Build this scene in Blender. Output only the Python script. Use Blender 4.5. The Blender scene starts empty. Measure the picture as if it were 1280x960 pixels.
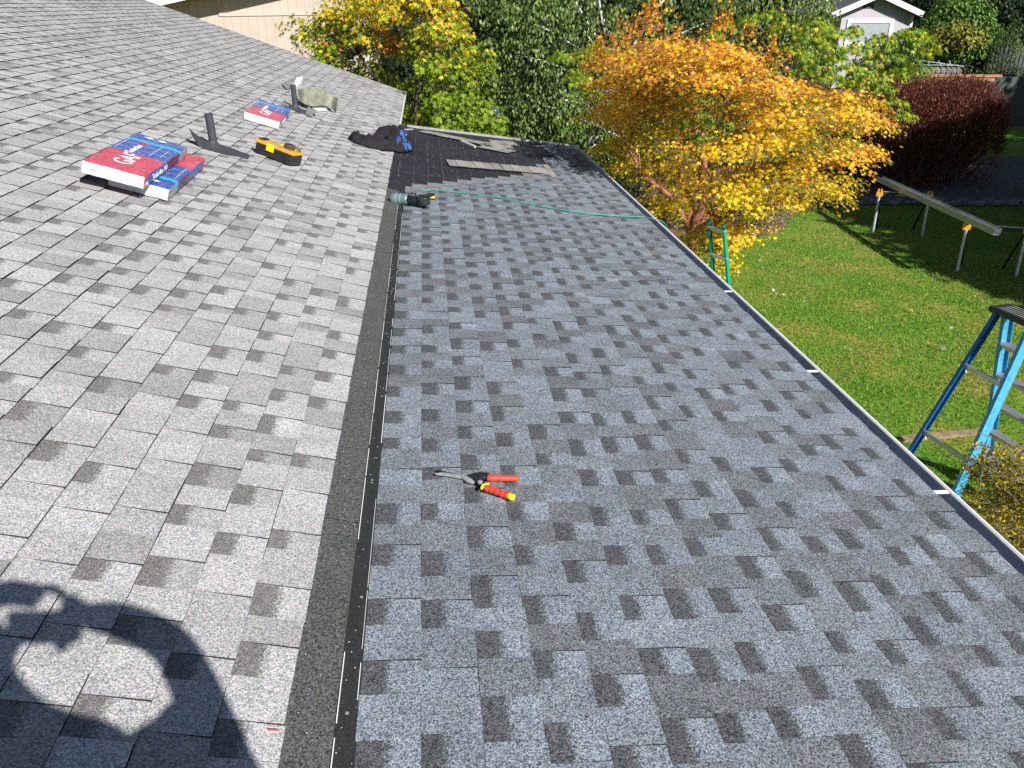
import bpy, bmesh, math, random
import numpy as np
from mathutils import Vector, Matrix, noise as mnoise
random.seed(7); RNG = np.random.default_rng(7)
R = math.radians
SC = bpy.context.scene
COL = SC.collection

# ------------------------------------------------------------------ camera, world, sun
CAM = Vector((0.28866792, 0.0, 1.47820444)); FPX = 986.957
CR = Vector((0.99470856, -0.10209625, -0.01145603)); CU = Vector((0.05468801, 0.43179471, 0.90031247))
CF = Vector((0.08697187, 0.89617503, -0.43509333))
cd = bpy.data.cameras.new('camera'); cam = bpy.data.objects.new('camera', cd); COL.objects.link(cam)
cam.matrix_world = Matrix(((CR.x, CU.x, -CF.x, CAM.x), (CR.y, CU.y, -CF.y, CAM.y), (CR.z, CU.z, -CF.z, CAM.z), (0, 0, 0, 1)))
cd.sensor_width = 36; cd.lens = 36 * FPX / 1280; cd.clip_start = 0.02; cd.clip_end = 600
SC.camera = cam
SUN_AZ, SUN_EL = 147.0, 35.0
S = Vector((math.sin(R(SUN_AZ)) * math.cos(R(SUN_EL)), math.cos(R(SUN_AZ)) * math.cos(R(SUN_EL)), math.sin(R(SUN_EL))))
world = bpy.data.worlds.new("World"); SC.world = world; world.use_nodes = True
wn = world.node_tree; bg = wn.nodes['Background']
sky = wn.nodes.new('ShaderNodeTexSky'); sky.sky_type = 'NISHITA'; sky.sun_disc = False
sky.sun_elevation = R(SUN_EL); sky.sun_rotation = R(SUN_AZ); sky.air_density = 1.0; sky.dust_density = 0.6; sky.ozone_density = 2.0
wn.links.new(sky.outputs[0], bg.inputs[0]); bg.inputs[1].default_value = 0.05
sl = bpy.data.lights.new('sun', 'SUN'); sl.energy = 5.0; sl.angle = R(0.55); sl.color = (1.0, 0.965, 0.91)
so = bpy.data.objects.new('sun', sl); COL.objects.link(so); so.location = (0, 0, 30)
so.rotation_euler = S.to_track_quat('Z', 'Y').to_euler()
SC.view_settings.view_transform = 'Standard'; SC.view_settings.look = 'None'
SC.view_settings.exposure = 0.55; SC.view_settings.gamma = 1.0
SC.render.engine = 'CYCLES'
SC.cycles.use_denoising = False
SC.cycles.max_bounces = 6; SC.cycles.transparent_max_bounces = 8; SC.cycles.use_adaptive_sampling = True; SC.cycles.adaptive_threshold = 0.02

# ------------------------------------------------------------------ geometry of the place
AL, BE, PI = 0.3213724, 0.127341, math.pi
A0, B0, B1, EXP = 0.1089, 0.0486, 0.1963, 0.1435
GROUND = -2.65
def Lp(s, y, h=0.0):      # main roof, s < 0 upslope from the fold line
    return Vector((s * math.cos(AL) + h * math.sin(AL), y, -s * math.sin(AL) + h * math.cos(AL)))
def Rp(s, y, h=0.0):      # lower roof, s > 0 downslope
    return Vector((s * math.cos(BE) + h * math.sin(BE), y, -s * math.sin(BE) + h * math.cos(BE)))
def roof_z(x): return -x * math.tan(AL) if x < 0 else -x * math.tan(BE)
def ray(px, py): return (CF + CR * ((px - 640) / FPX) - CU * ((py - 480) / FPX)).normalized()
def atY(px, py, Y): d = ray(px, py); return CAM + d * (Y / d.y)
def atZ(px, py, z): d = ray(px, py); return CAM + d * ((z - CAM.z) / d.z)
def onL(px, py, h=0.0):
    n = Vector((math.sin(AL), 0, math.cos(AL))); d = ray(px, py); return CAM + d * ((h - CAM.dot(n)) / d.dot(n))
def onR(px, py, h=0.0):
    n = Vector((math.sin(BE), 0, math.cos(BE))); d = ray(px, py); return CAM + d * ((h - CAM.dot(n)) / d.dot(n))
def proj(P):
    d = Vector(P) - CAM; z = d.dot(CF); return (640 + FPX * d.dot(CR) / z, 480 - FPX * d.dot(CU) / z, z)
def rakeL(x): return 15.28 - (x + 0.12) * 0.315     # far edge of the main roof

# ------------------------------------------------------------------ materials
MATS = {}
def nmat(name):
    m = bpy.data.materials.new(name); m.use_nodes = True; nt = m.node_tree
    b = nt.nodes['Principled BSDF']; MATS[name] = m
    return m, nt, b
def N(nt, t, **kw):
    n = nt.nodes.new(t)
    for k, v in kw.items():
        if k in n.inputs: n.inputs[k].default_value = v
        else: setattr(n, k, v)
    return n
def ramp(nt, src, stops):
    r = nt.nodes.new('ShaderNodeValToRGB'); e = r.color_ramp.elements
    while len(e) < len(stops): e.new(0.5)
    for i, (p, c) in enumerate(stops): e[i].position = p; e[i].color = (*c, 1)
    nt.links.new(src, r.inputs[0]); return r.outputs[0]
def mixc(nt, fac, a, b, mode='MIX'):
    m = nt.nodes.new('ShaderNodeMix'); m.data_type = 'RGBA'; m.blend_type = mode
    for s, v in ((0, fac), (6, a), (7, b)):
        if hasattr(v, 'is_linked') or hasattr(v, 'links'): nt.links.new(v, m.inputs[s])
        elif s == 0: m.inputs[0].default_value = v
        else: m.inputs[s].default_value = (*v, 1)
    return m.outputs[2]
def pos(nt): return nt.nodes.new('ShaderNodeNewGeometry').outputs['Position']
def bump(nt, b, h, strength, dist=0.002):
    bp = nt.nodes.new('ShaderNodeBump'); bp.inputs['Strength'].default_value = strength; bp.inputs['Distance'].default_value = dist
    nt.links.new(h, bp.inputs['Height']); nt.links.new(bp.outputs[0], b.inputs['Normal'])
def plain(name, col, rough=0.6, metal=0.0, var=0.15, scale=8, bmp=0.0, spec=0.4):
    m, nt, b = nmat(name); b.inputs['Roughness'].default_value = rough; b.inputs['Metallic'].default_value = metal
    b.inputs['Specular IOR Level'].default_value = spec
    nz = N(nt, 'ShaderNodeTexNoise', Scale=scale, Detail=5.0); nt.links.new(pos(nt), nz.inputs['Vector'])
    lo = tuple(c * (1 - var) for c in col); hi = tuple(min(1, c * (1 + var)) for c in col)
    nt.links.new(ramp(nt, nz.outputs[0], [(0.3, lo), (0.7, hi)]), b.inputs['Base Color'])
    if bmp: bump(nt, b, nz.outputs[0], bmp, 0.01)
    return m
def granules(name, dark_band, contrast, rough=0.95, attr=True, base=None, cell=330, patch=0.08):
    """asphalt shingle: a colour per piece (attribute 'tint': rgb = blend colour, alpha = shadow band) with coarse mineral granules"""
    m, nt, b = nmat(name); b.inputs['Roughness'].default_value = rough; b.inputs['Specular IOR Level'].default_value = 0.12
    p = pos(nt)
    v = N(nt, 'ShaderNodeTexVoronoi', Scale=float(cell)); nt.links.new(p, v.inputs['Vector'])
    sp = nt.nodes.new('ShaderNodeSeparateColor'); nt.links.new(v.outputs['Color'], sp.inputs[0])
    g = ramp(nt, sp.outputs[0], [(0.0, (1 - contrast,) * 3), (0.25, (1 - contrast * .55,) * 3), (0.6, (1.0,) * 3), (1.0, (1 + contrast * .9,) * 3)])
    if attr:
        at = nt.nodes.new('ShaderNodeAttribute'); at.attribute_name = 'tint'
        c0 = at.outputs['Color']; band = at.outputs['Alpha']
        # the printed shadow band fades in along a speckled edge
        sub = N(nt, 'ShaderNodeMath', operation='SUBTRACT'); nt.links.new(band, sub.inputs[0])
        mu = N(nt, 'ShaderNodeMath', operation='MULTIPLY'); nt.links.new(sp.outputs[1], mu.inputs[0]); mu.inputs[1].default_value = 0.6
        nt.links.new(mu.outputs[0], sub.inputs[1])
        st = ramp(nt, sub.outputs[0], [(0.05, (0, 0, 0)), (0.42, (1, 1, 1))])
        c0 = mixc(nt, st, c0, dark_band)
    else:
        c0 = mixc(nt, 0.0, base, base)
    nz = N(nt, 'ShaderNodeTexNoise', Scale=5.0, Detail=6.0, Roughness=0.65); nt.links.new(p, nz.inputs['Vector'])
    w = ramp(nt, nz.outputs[0], [(0.3, (1 - patch,) * 3), (0.7, (1 + patch,) * 3)])
    hue = mixc(nt, 0.22, (1.0, 1.0, 1.0), v.outputs['Color']); hue = mixc(nt, 1.0, hue, (1.12, 1.12, 1.12), 'MULTIPLY'); c0 = mixc(nt, 1.0, c0, hue, 'MULTIPLY'); c1 = mixc(nt, 1.0, c0, g, 'MULTIPLY'); c2 = mixc(nt, 1.0, c1, w, 'MULTIPLY')
    for n in nt.nodes:
        if n.type == 'MIX': n.clamp_result = False
    nt.links.new(c2, b.inputs['Base Color'])
    bump(nt, b, sp.outputs[0], 0.35, 0.0012)
    return m
M_SL = granules('pale_shingle', (0.175, 0.172, 0.172), 0.56, patch=0.06, cell=350)
M_SR = granules('blue_grey_shingle', (0.090, 0.095, 0.104), 0.82, patch=0.14, cell=340)
M_ROLL = granules('charcoal_roll', None, 0.75, attr=False, base=(0.088, 0.093, 0.09), cell=300)
M_ROLLD = granules('dark_strip', None, 0.5, attr=False, base=(0.030, 0.033, 0.034), cell=420)
M_EDGE = plain('asphalt_edge', (0.022, 0.022, 0.023), 0.9)
M_FELT, nt, b = nmat('underlayment')
b.inputs['Roughness'].default_value = 0.62; b.inputs['Specular IOR Level'].default_value = 0.3
p = pos(nt); nz = N(nt, 'ShaderNodeTexNoise', Scale=3.0, Detail=9.0, Roughness=0.7); nt.links.new(p, nz.inputs['Vector'])
c = ramp(nt, nz.outputs[0], [(0.3, (0.014, 0.013, 0.018)), (0.62, (0.026, 0.025, 0.034)), (0.8, (0.050, 0.048, 0.060))])
sx = nt.nodes.new('ShaderNodeSeparateXYZ'); nt.links.new(p, sx.inputs[0])
def gridline(nt, coord, period, width, off=0.0):
    a = N(nt, 'ShaderNodeMath', operation='ADD'); nt.links.new(coord, a.inputs[0]); a.inputs[1].default_value = off + 100 * period
    mo = N(nt, 'ShaderNodeMath', operation='MODULO'); nt.links.new(a.outputs[0], mo.inputs[0]); mo.inputs[1].default_value = period
    lt = N(nt, 'ShaderNodeMath', operation='LESS_THAN'); nt.links.new(mo.outputs[0], lt.inputs[0]); lt.inputs[1].default_value = width
    return lt.outputs[0]
l1 = gridline(nt, sx.outputs[0], 0.1435, 0.007, 0.03); l2 = gridline(nt, sx.outputs[1], 0.90, 0.012, 0.2)
ad = N(nt, 'ShaderNodeMath', operation='MAXIMUM'); nt.links.new(l1, ad.inputs[0]); nt.links.new(l2, ad.inputs[1])
n2 = N(nt, 'ShaderNodeTexNoise', Scale=9.0, Detail=4.0); nt.links.new(p, n2.inputs['Vector'])
brk = ramp(nt, n2.outputs[0], [(0.42, (0, 0, 0)), (0.62, (0.55, 0.55, 0.55))])
mm = N(nt, 'ShaderNodeMath', operation='MULTIPLY'); nt.links.new(ad.outputs[0], mm.inputs[0]); nt.links.new(brk, mm.inputs[1])
c = mixc(nt, mm.outputs[0], c, (0.16, 0.15, 0.17))
v = N(nt, 'ShaderNodeTexVoronoi', Scale=60.0); nt.links.new(p, v.inputs['Vector'])
sp = nt.nodes.new('ShaderNodeSeparateColor'); nt.links.new(v.outputs['Color'], sp.inputs[0])
gt = N(nt, 'ShaderNodeMath', operation='GREATER_THAN'); nt.links.new(sp.outputs[0], gt.inputs[0]); gt.inputs[1].default_value = 0.955
l3 = N(nt, 'ShaderNodeMath', operation='LESS_THAN'); nt.links.new(v.outputs['Distance'], l3.inputs[0]); l3.inputs[1].default_value = 0.32
m3 = N(nt, 'ShaderNodeMath', operation='MULTIPLY'); nt.links.new(gt.outputs[0], m3.inputs[0]); nt.links.new(l3.outputs[0], m3.inputs[1])
c = mixc(nt, m3.outputs[0], c, (0.35, 0.34, 0.36)); nt.links.new(c, b.inputs['Base Color'])
bump(nt, b, nz.outputs[0], 0.5, 0.02)

def leafmat(name, rough=0.55, trans=0.35, gain=1.0):
    m, nt, b = nmat(name); b.inputs['Roughness'].default_value = rough; b.inputs['Specular IOR Level'].default_value = 0.35
    at = nt.nodes.new('ShaderNodeAttribute'); at.attribute_name = 'tint'
    nt.links.new(at.outputs['Color'], b.inputs['Base Color'])
    tr = nt.nodes.new('ShaderNodeBsdfTranslucent'); nt.links.new(at.outputs['Color'], tr.inputs['Color'])
    mx = nt.nodes.new('ShaderNodeMixShader'); mx.inputs[0].default_value = trans
    out = nt.nodes['Material Output']
    nt.links.new(b.outputs[0], mx.inputs[1]); nt.links.new(tr.outputs[0], mx.inputs[2]); nt.links.new(mx.outputs[0], out.inputs[0])
    return m
M_LEAF = leafmat('leaf', trans=.36); M_LEAFD = leafmat('tough_leaf', 0.5, 0.2); M_NEED = leafmat('needles', 0.7, 0.1)
M_BARKR = plain('orange_bark', (0.30, 0.12, 0.07), 0.8, var=0.35, scale=20, bmp=0.3)
M_BARK = plain('brown_bark', (0.10, 0.075, 0.055), 0.9, var=0.35, scale=18, bmp=0.4)
M_BARKW = plain('white_bark', (0.55, 0.53, 0.48), 0.8, var=0.4, scale=9, bmp=0.2)
M_TWIG = plain('twig_bark', (0.16, 0.13, 0.08), 0.8, var=0.3, scale=30)
M_WHITE = plain('white_paint', (0.80, 0.80, 0.80), 0.45, var=0.04)
M_GUT = plain('gutter_inside_shade', (0.50, 0.53, 0.60), 0.5, var=0.12, scale=14)  # white gutter's inside, the blue-grey of its shade put into the colour
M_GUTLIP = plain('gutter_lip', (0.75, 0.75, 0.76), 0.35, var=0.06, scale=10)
M_FASC = plain('fascia_paint', (0.55, 0.53, 0.50), 0.6, var=0.06)
M_DRIP = plain('drip_edge', (0.36, 0.36, 0.34), 0.6, var=0.2, scale=25)
M_SID = plain('siding_paint', (0.56, 0.50, 0.44), 0.75, var=0.05, scale=3)
M_RUB = plain('dark_rubber', (0.045, 0.047, 0.055), 0.6, var=0.2, scale=30)
M_PIPE = plain('grey_pipe', (0.048, 0.052, 0.064), 0.5, var=0.15, scale=20)
M_STEEL = plain('steel', (0.34, 0.34, 0.35), 0.42, 0.25, var=0.25, scale=50)
M_DSTEEL = plain('dark_steel', (0.045, 0.045, 0.05), 0.4, 0.6, var=0.2, scale=60)
def film(name, col, rough=.28, scuff=.25, scale=7.0):
    m, nt, b = nmat(name); b.inputs['Roughness'].default_value = rough; p_ = pos(nt)
    a_ = N(nt, 'ShaderNodeTexNoise', Scale=scale, Detail=9.0, Roughness=.75, Distortion=1.6); nt.links.new(p_, a_.inputs['Vector'])
    b2 = N(nt, 'ShaderNodeTexNoise', Scale=scale * 5, Detail=4.0, Distortion=2.5); nt.links.new(p_, b2.inputs['Vector'])
    f1 = ramp(nt, a_.outputs[0], [(.50, (0, 0, 0)), (.68, (scuff,) * 3)]); f2_ = ramp(nt, b2.outputs[0], [(.56, (0, 0, 0)), (.64, (scuff * 1.3,) * 3)])
    c_ = mixc(nt, f1, col, (.62, .62, .65)); c_ = mixc(nt, f2_, c_, (.66, .66, .70)); nt.links.new(c_, b.inputs['Base Color']); bump(nt, b, b2.outputs[0], .55, .008); return m
M_RED = plain('red_grip', (0.60, 0.05, 0.032), 0.5, var=0.22, scale=70, bmp=.2)
M_YEL = plain('yellow_plastic', (0.62, 0.34, 0.03), 0.45, var=0.10, scale=30)
M_YELB = plain('bright_yellow_plastic', (0.80, 0.62, 0.02), 0.4, var=0.05)
M_DUST = plain('dusty_yellow', (0.42, 0.27, 0.10), 0.8, var=0.35, scale=40)
M_BLK = plain('black_plastic', (0.022, 0.022, 0.024), 0.5, var=0.25, scale=30)
M_BRN = plain('brown_case', (0.085, 0.05, 0.035), 0.6, var=0.3, scale=50)
M_TEAL = plain('teal_metal', (0.16, 0.25, 0.27), 0.35, 0.3, var=0.12, scale=30)
M_HOSE = plain('green_hose', (0.03, 0.30, 0.23), 0.4, var=0.08)
M_LBLUE = plain('blue_fibreglass', (0.07, 0.33, 0.56), 0.5, var=0.22, scale=30)
M_DBLUE = plain('deep_blue_fibreglass', (0.02, 0.13, 0.34), 0.45, var=0.10, scale=12)
M_LGREEN = plain('green_fibreglass', (0.008, 0.26, 0.15), 0.45, var=0.10, scale=12)
M_ALU = plain('aluminium', (0.50, 0.50, 0.52), 0.42, 0.6, var=0.15, scale=20)
M_GALV = plain('galvanised', (0.42, 0.44, 0.47), 0.4, 0.3, var=0.15, scale=8)
M_LEGB = plain('blue_white_shade', (0.45, 0.53, 0.62), 0.4, 0.2, var=0.08)  # on the white sawhorse legs the blue is shade put into the colour
M_ORY = plain('orange_yellow_plastic', (0.75, 0.38, 0.02), 0.5, var=0.08)
M_WRAPB = film('blue_wrapper', (0.022, 0.075, 0.34), .28, .22)
M_WRAPR = film('red_wrapper', (0.52, 0.045, 0.085), .28, .16)
M_WRAPC = plain('cyan_strap', (0.03, 0.42, 0.68), 0.3, var=0.08)
M_WRAPW = plain('white_wrapper', (0.60, 0.61, 0.64), 0.3, var=0.22, scale=22, bmp=1.0)
M_WRAPG = plain('clear_wrapper', (0.30, 0.30, 0.33), 0.25, var=0.4, scale=14, bmp=0.4)
M_WRAPP = plain('maroon_wrapper', (0.10, 0.02, 0.07), 0.3, var=0.3, scale=9)
M_INK = plain('white_ink', (0.78, 0.78, 0.82), 0.35, var=0.05)
M_CLOTH = plain('black_cloth', (0.020, 0.018, 0.022), 0.9, var=0.3, scale=25, bmp=0.2, spec=.2)
M_CLOTHB = plain('blue_print', (0.03, 0.11, 0.34), 0.7, var=0.3, scale=60)
M_OLIVE = plain('olive_sheet', (0.20, 0.205, 0.155), 0.6, var=0.3, scale=14, bmp=.3)
M_GREYSC = plain('grey_scrap', (0.20, 0.20, 0.20), 0.7, var=0.3, scale=16)
M_LILAC = plain('lilac_siding', (0.60, 0.56, 0.64), 0.75, var=0.05, scale=3)
M_GLASS = plain('dark_glass', (0.012, 0.014, 0.018), 0.08, var=0.2, spec=0.6)
M_ROOFB = plain('old_roofing', (0.10, 0.10, 0.11), 0.9, var=0.2, scale=20)
M_FENCE = plain('weathered_board', (0.085, 0.09, 0.095), 0.85, var=0.3, scale=12)
M_TIMB = plain('orange_timber', (0.36, 0.19, 0.11), 0.8, var=0.25, scale=8)
M_STONE = plain('grey_stone', (0.17, 0.165, 0.16), 0.9, var=0.4, scale=14, bmp=0.4)
M_PLANK = plain('plank_wood', (0.26, 0.19, 0.12), 0.8, var=0.3, scale=10)
M_MULCH = plain('bark_mulch', (0.17, 0.10, 0.065), 0.95, var=0.55, scale=26, bmp=0.8)
M_GRAV = plain('gravel_bed_ground', (0.10, 0.095, 0.09), 0.95, var=0.5, scale=30, bmp=0.8)
M_GLOBE = plain('blue_glass_ball', (0.06, 0.08, 0.16), 0.12, var=0.05, spec=0.8)
M_SKIN = plain('skin', (0.50, 0.30, 0.22), 0.55, var=0.06)
M_HAIR = plain('hair', (0.05, 0.03, 0.02), 0.7, var=0.2)
M_SHIRT = plain('grey_shirt', (0.10, 0.11, 0.13), 0.85, var=0.1)
M_JEAN = plain('denim', (0.05, 0.07, 0.13), 0.85, var=0.15)
M_GRASS, nt, b = nmat('lawn')
b.inputs['Roughness'].default_value = 0.85; b.inputs['Specular IOR Level'].default_value = 0.15
p = pos(nt); n1 = N(nt, 'ShaderNodeTexNoise', Scale=1.1, Detail=5.0, Roughness=0.6); n2 = N(nt, 'ShaderNodeTexNoise', Scale=14.0, Detail=6.0, Roughness=0.7)
nt.links.new(p, n1.inputs['Vector']); nt.links.new(p, n2.inputs['Vector'])
c = ramp(nt, n1.outputs[0], [(0.30, (0.065, 0.19, 0.018)), (0.48, (0.115, 0.235, 0.026)), (0.60, (0.20, 0.245, 0.042)), (0.74, (0.38, 0.29, 0.10))])
c = mixc(nt, 1.0, c, ramp(nt, n2.outputs[0], [(0.32, (0.45, 0.50, 0.38)), (0.5, (1.12, 1.1, 1)), (0.72, (1.6, 1.45, 1.15))]), 'MULTIPLY')
nt.links.new(c, b.inputs['Base Color']); bump(nt, b, n2.outputs[0], 0.9, 0.05)
M_BLADE = leafmat('grass_blade', 0.6, 0.3)

# ------------------------------------------------------------------ helpers
def link(o, parent=None):
    COL.objects.link(o)
    if parent is not None: o.parent = parent
    return o
def tag(o, label=None, cat=None, group=None, kind=None):
    for k, v in (('label', label), ('category', cat), ('group', group), ('kind', kind)):
        if v: o[k] = v
    return o
def empty(name, loc=(0, 0, 0), rz=0.0, label=None, cat=None, group=None):
    o = bpy.data.objects.new(name, None); o.location = loc; o.rotation_euler = (0, 0, rz); o.empty_display_size = 0.1
    link(o); return tag(o, label, cat, group)
class MB:
    def __init__(s): s.v = []; s.f = []; s.m = []
    def add(s, vs, fs, m=0):
        k = len(s.v); s.v += [tuple(v) for v in vs]; s.f += [tuple(i + k for i in f) for f in fs]; s.m += [m] * len(fs); return s
    def box(s, a, b, m=0, T=None):
        vs = [Vector((x, y, z)) for z in (a[2], b[2]) for y in (a[1], b[1]) for x in (a[0], b[0])]
        if T is not None: vs = [T @ v for v in vs]
        return s.add(vs, [(0, 2, 3, 1), (4, 5, 7, 6), (0, 1, 5, 4), (2, 6, 7, 3), (0, 4, 6, 2), (1, 3, 7, 5)], m)
    def bar(s, p, q, w, d, m=0, side=None):
        p, q = Vector(p), Vector(q); a = (q - p).normalized(); sd = Vector(side) if side is not None else (Vector((0, 0, 1)) if abs(a.z) < .9 else Vector((1, 0, 0)))
        x = (sd - a * sd.dot(a)).normalized(); y = a.cross(x)
        vs = [c + x * (i * w / 2) + y * (j * d / 2) for c in (p, q) for i, j in ((-1, -1), (1, -1), (1, 1), (-1, 1))]
        return s.add(vs, [(0, 3, 2, 1), (4, 5, 6, 7), (0, 1, 5, 4), (1, 2, 6, 5), (2, 3, 7, 6), (3, 0, 4, 7)], m)
    def tube(s, pts, rad, n=8, m=0, cap=True):
        pts = [Vector(p) for p in pts]; rs = rad if isinstance(rad, (list, tuple)) else [rad] * len(pts)
        up = None; vs = []
        for i, p in enumerate(pts):
            a = (pts[min(i + 1, len(pts) - 1)] - pts[max(i - 1, 0)]).normalized()
            if up is None: up = Vector((0, 0, 1)) if abs(a.z) < .9 else Vector((1, 0, 0))
            x = (up - a * up.dot(a)).normalized(); y = a.cross(x); up = x
            vs += [p + x * (rs[i] * math.cos(2 * PI * k / n)) + y * (rs[i] * math.sin(2 * PI * k / n)) for k in range(n)]
        fs = [(i * n + k, i * n + (k + 1) % n, (i + 1) * n + (k + 1) % n, (i + 1) * n + k) for i in range(len(pts) - 1) for k in range(n)]
        if cap: fs += [tuple(reversed(range(n))), tuple(range((len(pts) - 1) * n, len(pts) * n))]
        return s.add(vs, fs, m)
    def lathe(s, c, prof, n=16, m=0, axis=None):
        c = Vector(c); vs = []
        for r, z in prof: vs += [c + Vector((r * math.cos(2 * PI * k / n), r * math.sin(2 * PI * k / n), z)) for k in range(n)]
        fs = [(i * n + k, i * n + (k + 1) % n, (i + 1) * n + (k + 1) % n, (i + 1) * n + k) for i in range(len(prof) - 1) for k in range(n)]
        return s.add(vs, fs, m)
    def prism(s, poly, z0, z1, T=None, m=0):
        n = len(poly); vs = [Vector((x, y, z0)) for x, y in poly] + [Vector((x, y, z1)) for x, y in poly]
        if T is not None: vs = [T @ v for v in vs]
        return s.add(vs, [tuple(reversed(range(n))), tuple(range(n, 2 * n))] + [(i, (i + 1) % n, n + (i + 1) % n, n + i) for i in range(n)], m)
    def build(s, name, mats, parent=None, smooth=False, bevel=0.0):
        me = bpy.data.meshes.new(name); me.from_pydata(s.v, [], s.f)
        for m in (mats if isinstance(mats, (list, tuple)) else [mats]): me.materials.append(m)
        me.polygons.foreach_set('material_index', s.m)
        if smooth: me.polygons.foreach_set('use_smooth', [True] * len(s.f))
        me.update(); o = bpy.data.objects.new(name, me); link(o, parent)
        if bevel:
            b = o.modifiers.new('bevel', 'BEVEL'); b.width = bevel; b.segments = 2; b.limit_method = 'ANGLE'
        return o
def roofT(origin, ang, right=False, tilt=None):
    """frame on a roof: local x downslope, y along the eave, z out of the roof, turned by ang"""
    a = BE if right else AL
    B = Matrix(((math.cos(a), 0, math.sin(a), 0), (0, 1, 0, 0), (-math.sin(a), 0, math.cos(a), 0), (0, 0, 0, 1)))
    return Matrix.Translation(origin) @ B @ Matrix.Rotation(ang, 4, 'Z')
def smooth_path(P, n=6):
    out = []
    for i in range(len(P) - 1):
        p0, p1, p2, p3 = P[max(i - 1, 0)], P[i], P[i + 1], P[min(i + 2, len(P) - 1)]
        for k in range(n):
            t = k / n; out.append(.5 * ((2 * p1) + (p2 - p0) * t + (2 * p0 - 5 * p1 + 4 * p2 - p3) * t * t + (3 * p1 - p0 - 3 * p2 + p3) * t ** 3))
    return out + [P[-1]]
def in_poly(x, y, P):
    c = False; j = len(P) - 1
    for i in range(len(P)):
        if (P[i][1] > y) != (P[j][1] > y) and x < (P[j][0] - P[i][0]) * (y - P[i][1]) / (P[j][1] - P[i][1]) + P[i][0]: c = not c
        j = i
    return c
def dist_poly(x, y, P):
    best = 9e9
    for i in range(len(P)):
        ax, ay = P[i - 1]; bx, by = P[i]; dx, dy = bx - ax, by - ay
        t = max(0, min(1, ((x - ax) * dx + (y - ay) * dy) / (dx * dx + dy * dy + 1e-12)))
        best = min(best, math.hypot(x - ax - t * dx, y - ay - t * dy))
    return best

# ------------------------------------------------------------------ ground
def sheet(name, poly, z, mat, sub=None):
    mb = MB(); mb.add([(x, y, z) for x, y in poly], [tuple(range(len(poly)))]); o = mb.build(name, mat); o['kind'] = 'structure'; return o
gm = MB(); xs = [-300, -60, -20, 0, 4, 8, 12, 16, 24, 40, 80, 300]; ys = [-300, -40, -8, 0, 4, 8, 12, 16, 20, 28, 36, 50, 100, 400]
def gz(x, y): return GROUND + max(0, (y - 24)) * 0.035 * min(1, max(0, (x - 6) / 8)) if y < 60 else GROUND + 1.26 * min(1, max(0, (x - 6) / 8))
gm.add([(x, y, gz(x, y)) for y in ys for x in xs], [(j * len(xs) + i, j * len(xs) + i + 1, (j + 1) * len(xs) + i + 1, (j + 1) * len(xs) + i) for j in range(len(ys) - 1) for i in range(len(xs) - 1)])
g = gm.build('lawn_ground', M_GRASS); g['kind'] = 'structure'
bed = [(5.81, 14.39), (6.4, 14.35), (6.95, 14.6), (7.33, 14.95), (7.5, 15.5), (8.2, 16.2), (9.3, 16.55), (10.5, 16.9), (10.6, 23), (0.6, 23), (0.6, 12.2), (3.0, 11.8), (4.6, 13.2)]
sheet('mulch_bed', bed, GROUND + 0.02, M_MULCH)
gbed = [(9.3, 16.60), (10.6, 16.4), (12.9, 15.9), (16, 15.4), (26, 15.2), (30, 26.1), (10.62, 26.1), (10.52, 17.0)]
sheet('gravel_bed', gbed, GROUND + 0.024, M_GRAV)

# ------------------------------------------------------------------ the house: roofs, gutter, walls
house = empty('house', (0, 0, 0), 0, 'house whose grey shingled roofs fill the foreground, half of the lower one still bare', 'house')
LS = -7.4                                     # ridge of the main roof
mb = MB()
e = [Lp(-A0 + .012, -4, -.006), Lp(-A0 + .012, rakeL(-.1) , -.006), Lp(LS, rakeL(LS * math.cos(AL)), -.006), Lp(LS, -4, -.006)]
mb.add([*e, *[v - Vector((0, 0, .10)) for v in e]], [(0, 1, 2, 3), (7, 6, 5, 4), (0, 4, 5, 1), (1, 5, 6, 2), (2, 6, 7, 3), (3, 7, 4, 0)])
main_roof = mb.build('main_roof', M_FELT, house)
ridge = Lp(LS, 0, 0); mb = MB()               # the far side of the ridge
a = [Vector((ridge.x, -4, ridge.z - .006)), Vector((ridge.x, rakeL(ridge.x), ridge.z - .006)), Vector((ridge.x - 5, rakeL(ridge.x) + 1.4, ridge.z - 1.67)), Vector((ridge.x - 5, -4, ridge.z - 1.67))]
mb.add([*a, *[v - Vector((0, 0, .1)) for v in a]], [(0, 1, 2, 3), (7, 6, 5, 4), (0, 4, 5, 1), (1, 5, 6, 2), (2, 6, 7, 3), (3, 7, 4, 0)]).build('back_slope', M_ROOFB, house)
RS = B1 + 14 * EXP
YR = 11.05                                     # far edge of the lower roof
def rakeR(s): return YR + 0.06 - 0.11 * s
e = [Rp(-.02, -4, -.006), Rp(RS - .01, -4, -.006), Rp(RS - .01, rakeR(RS), -.006), Rp(-.02, rakeR(0), -.006)]
mb = MB(); mb.add([*e, *[v - Vector((0, 0, .09)) for v in e]], [(0, 1, 2, 3), (7, 6, 5, 4), (0, 4, 5, 1), (1, 5, 6, 2), (2, 6, 7, 3), (3, 7, 4, 0)])
lower_roof = mb.build('lower_roof', M_FELT, house)

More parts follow.
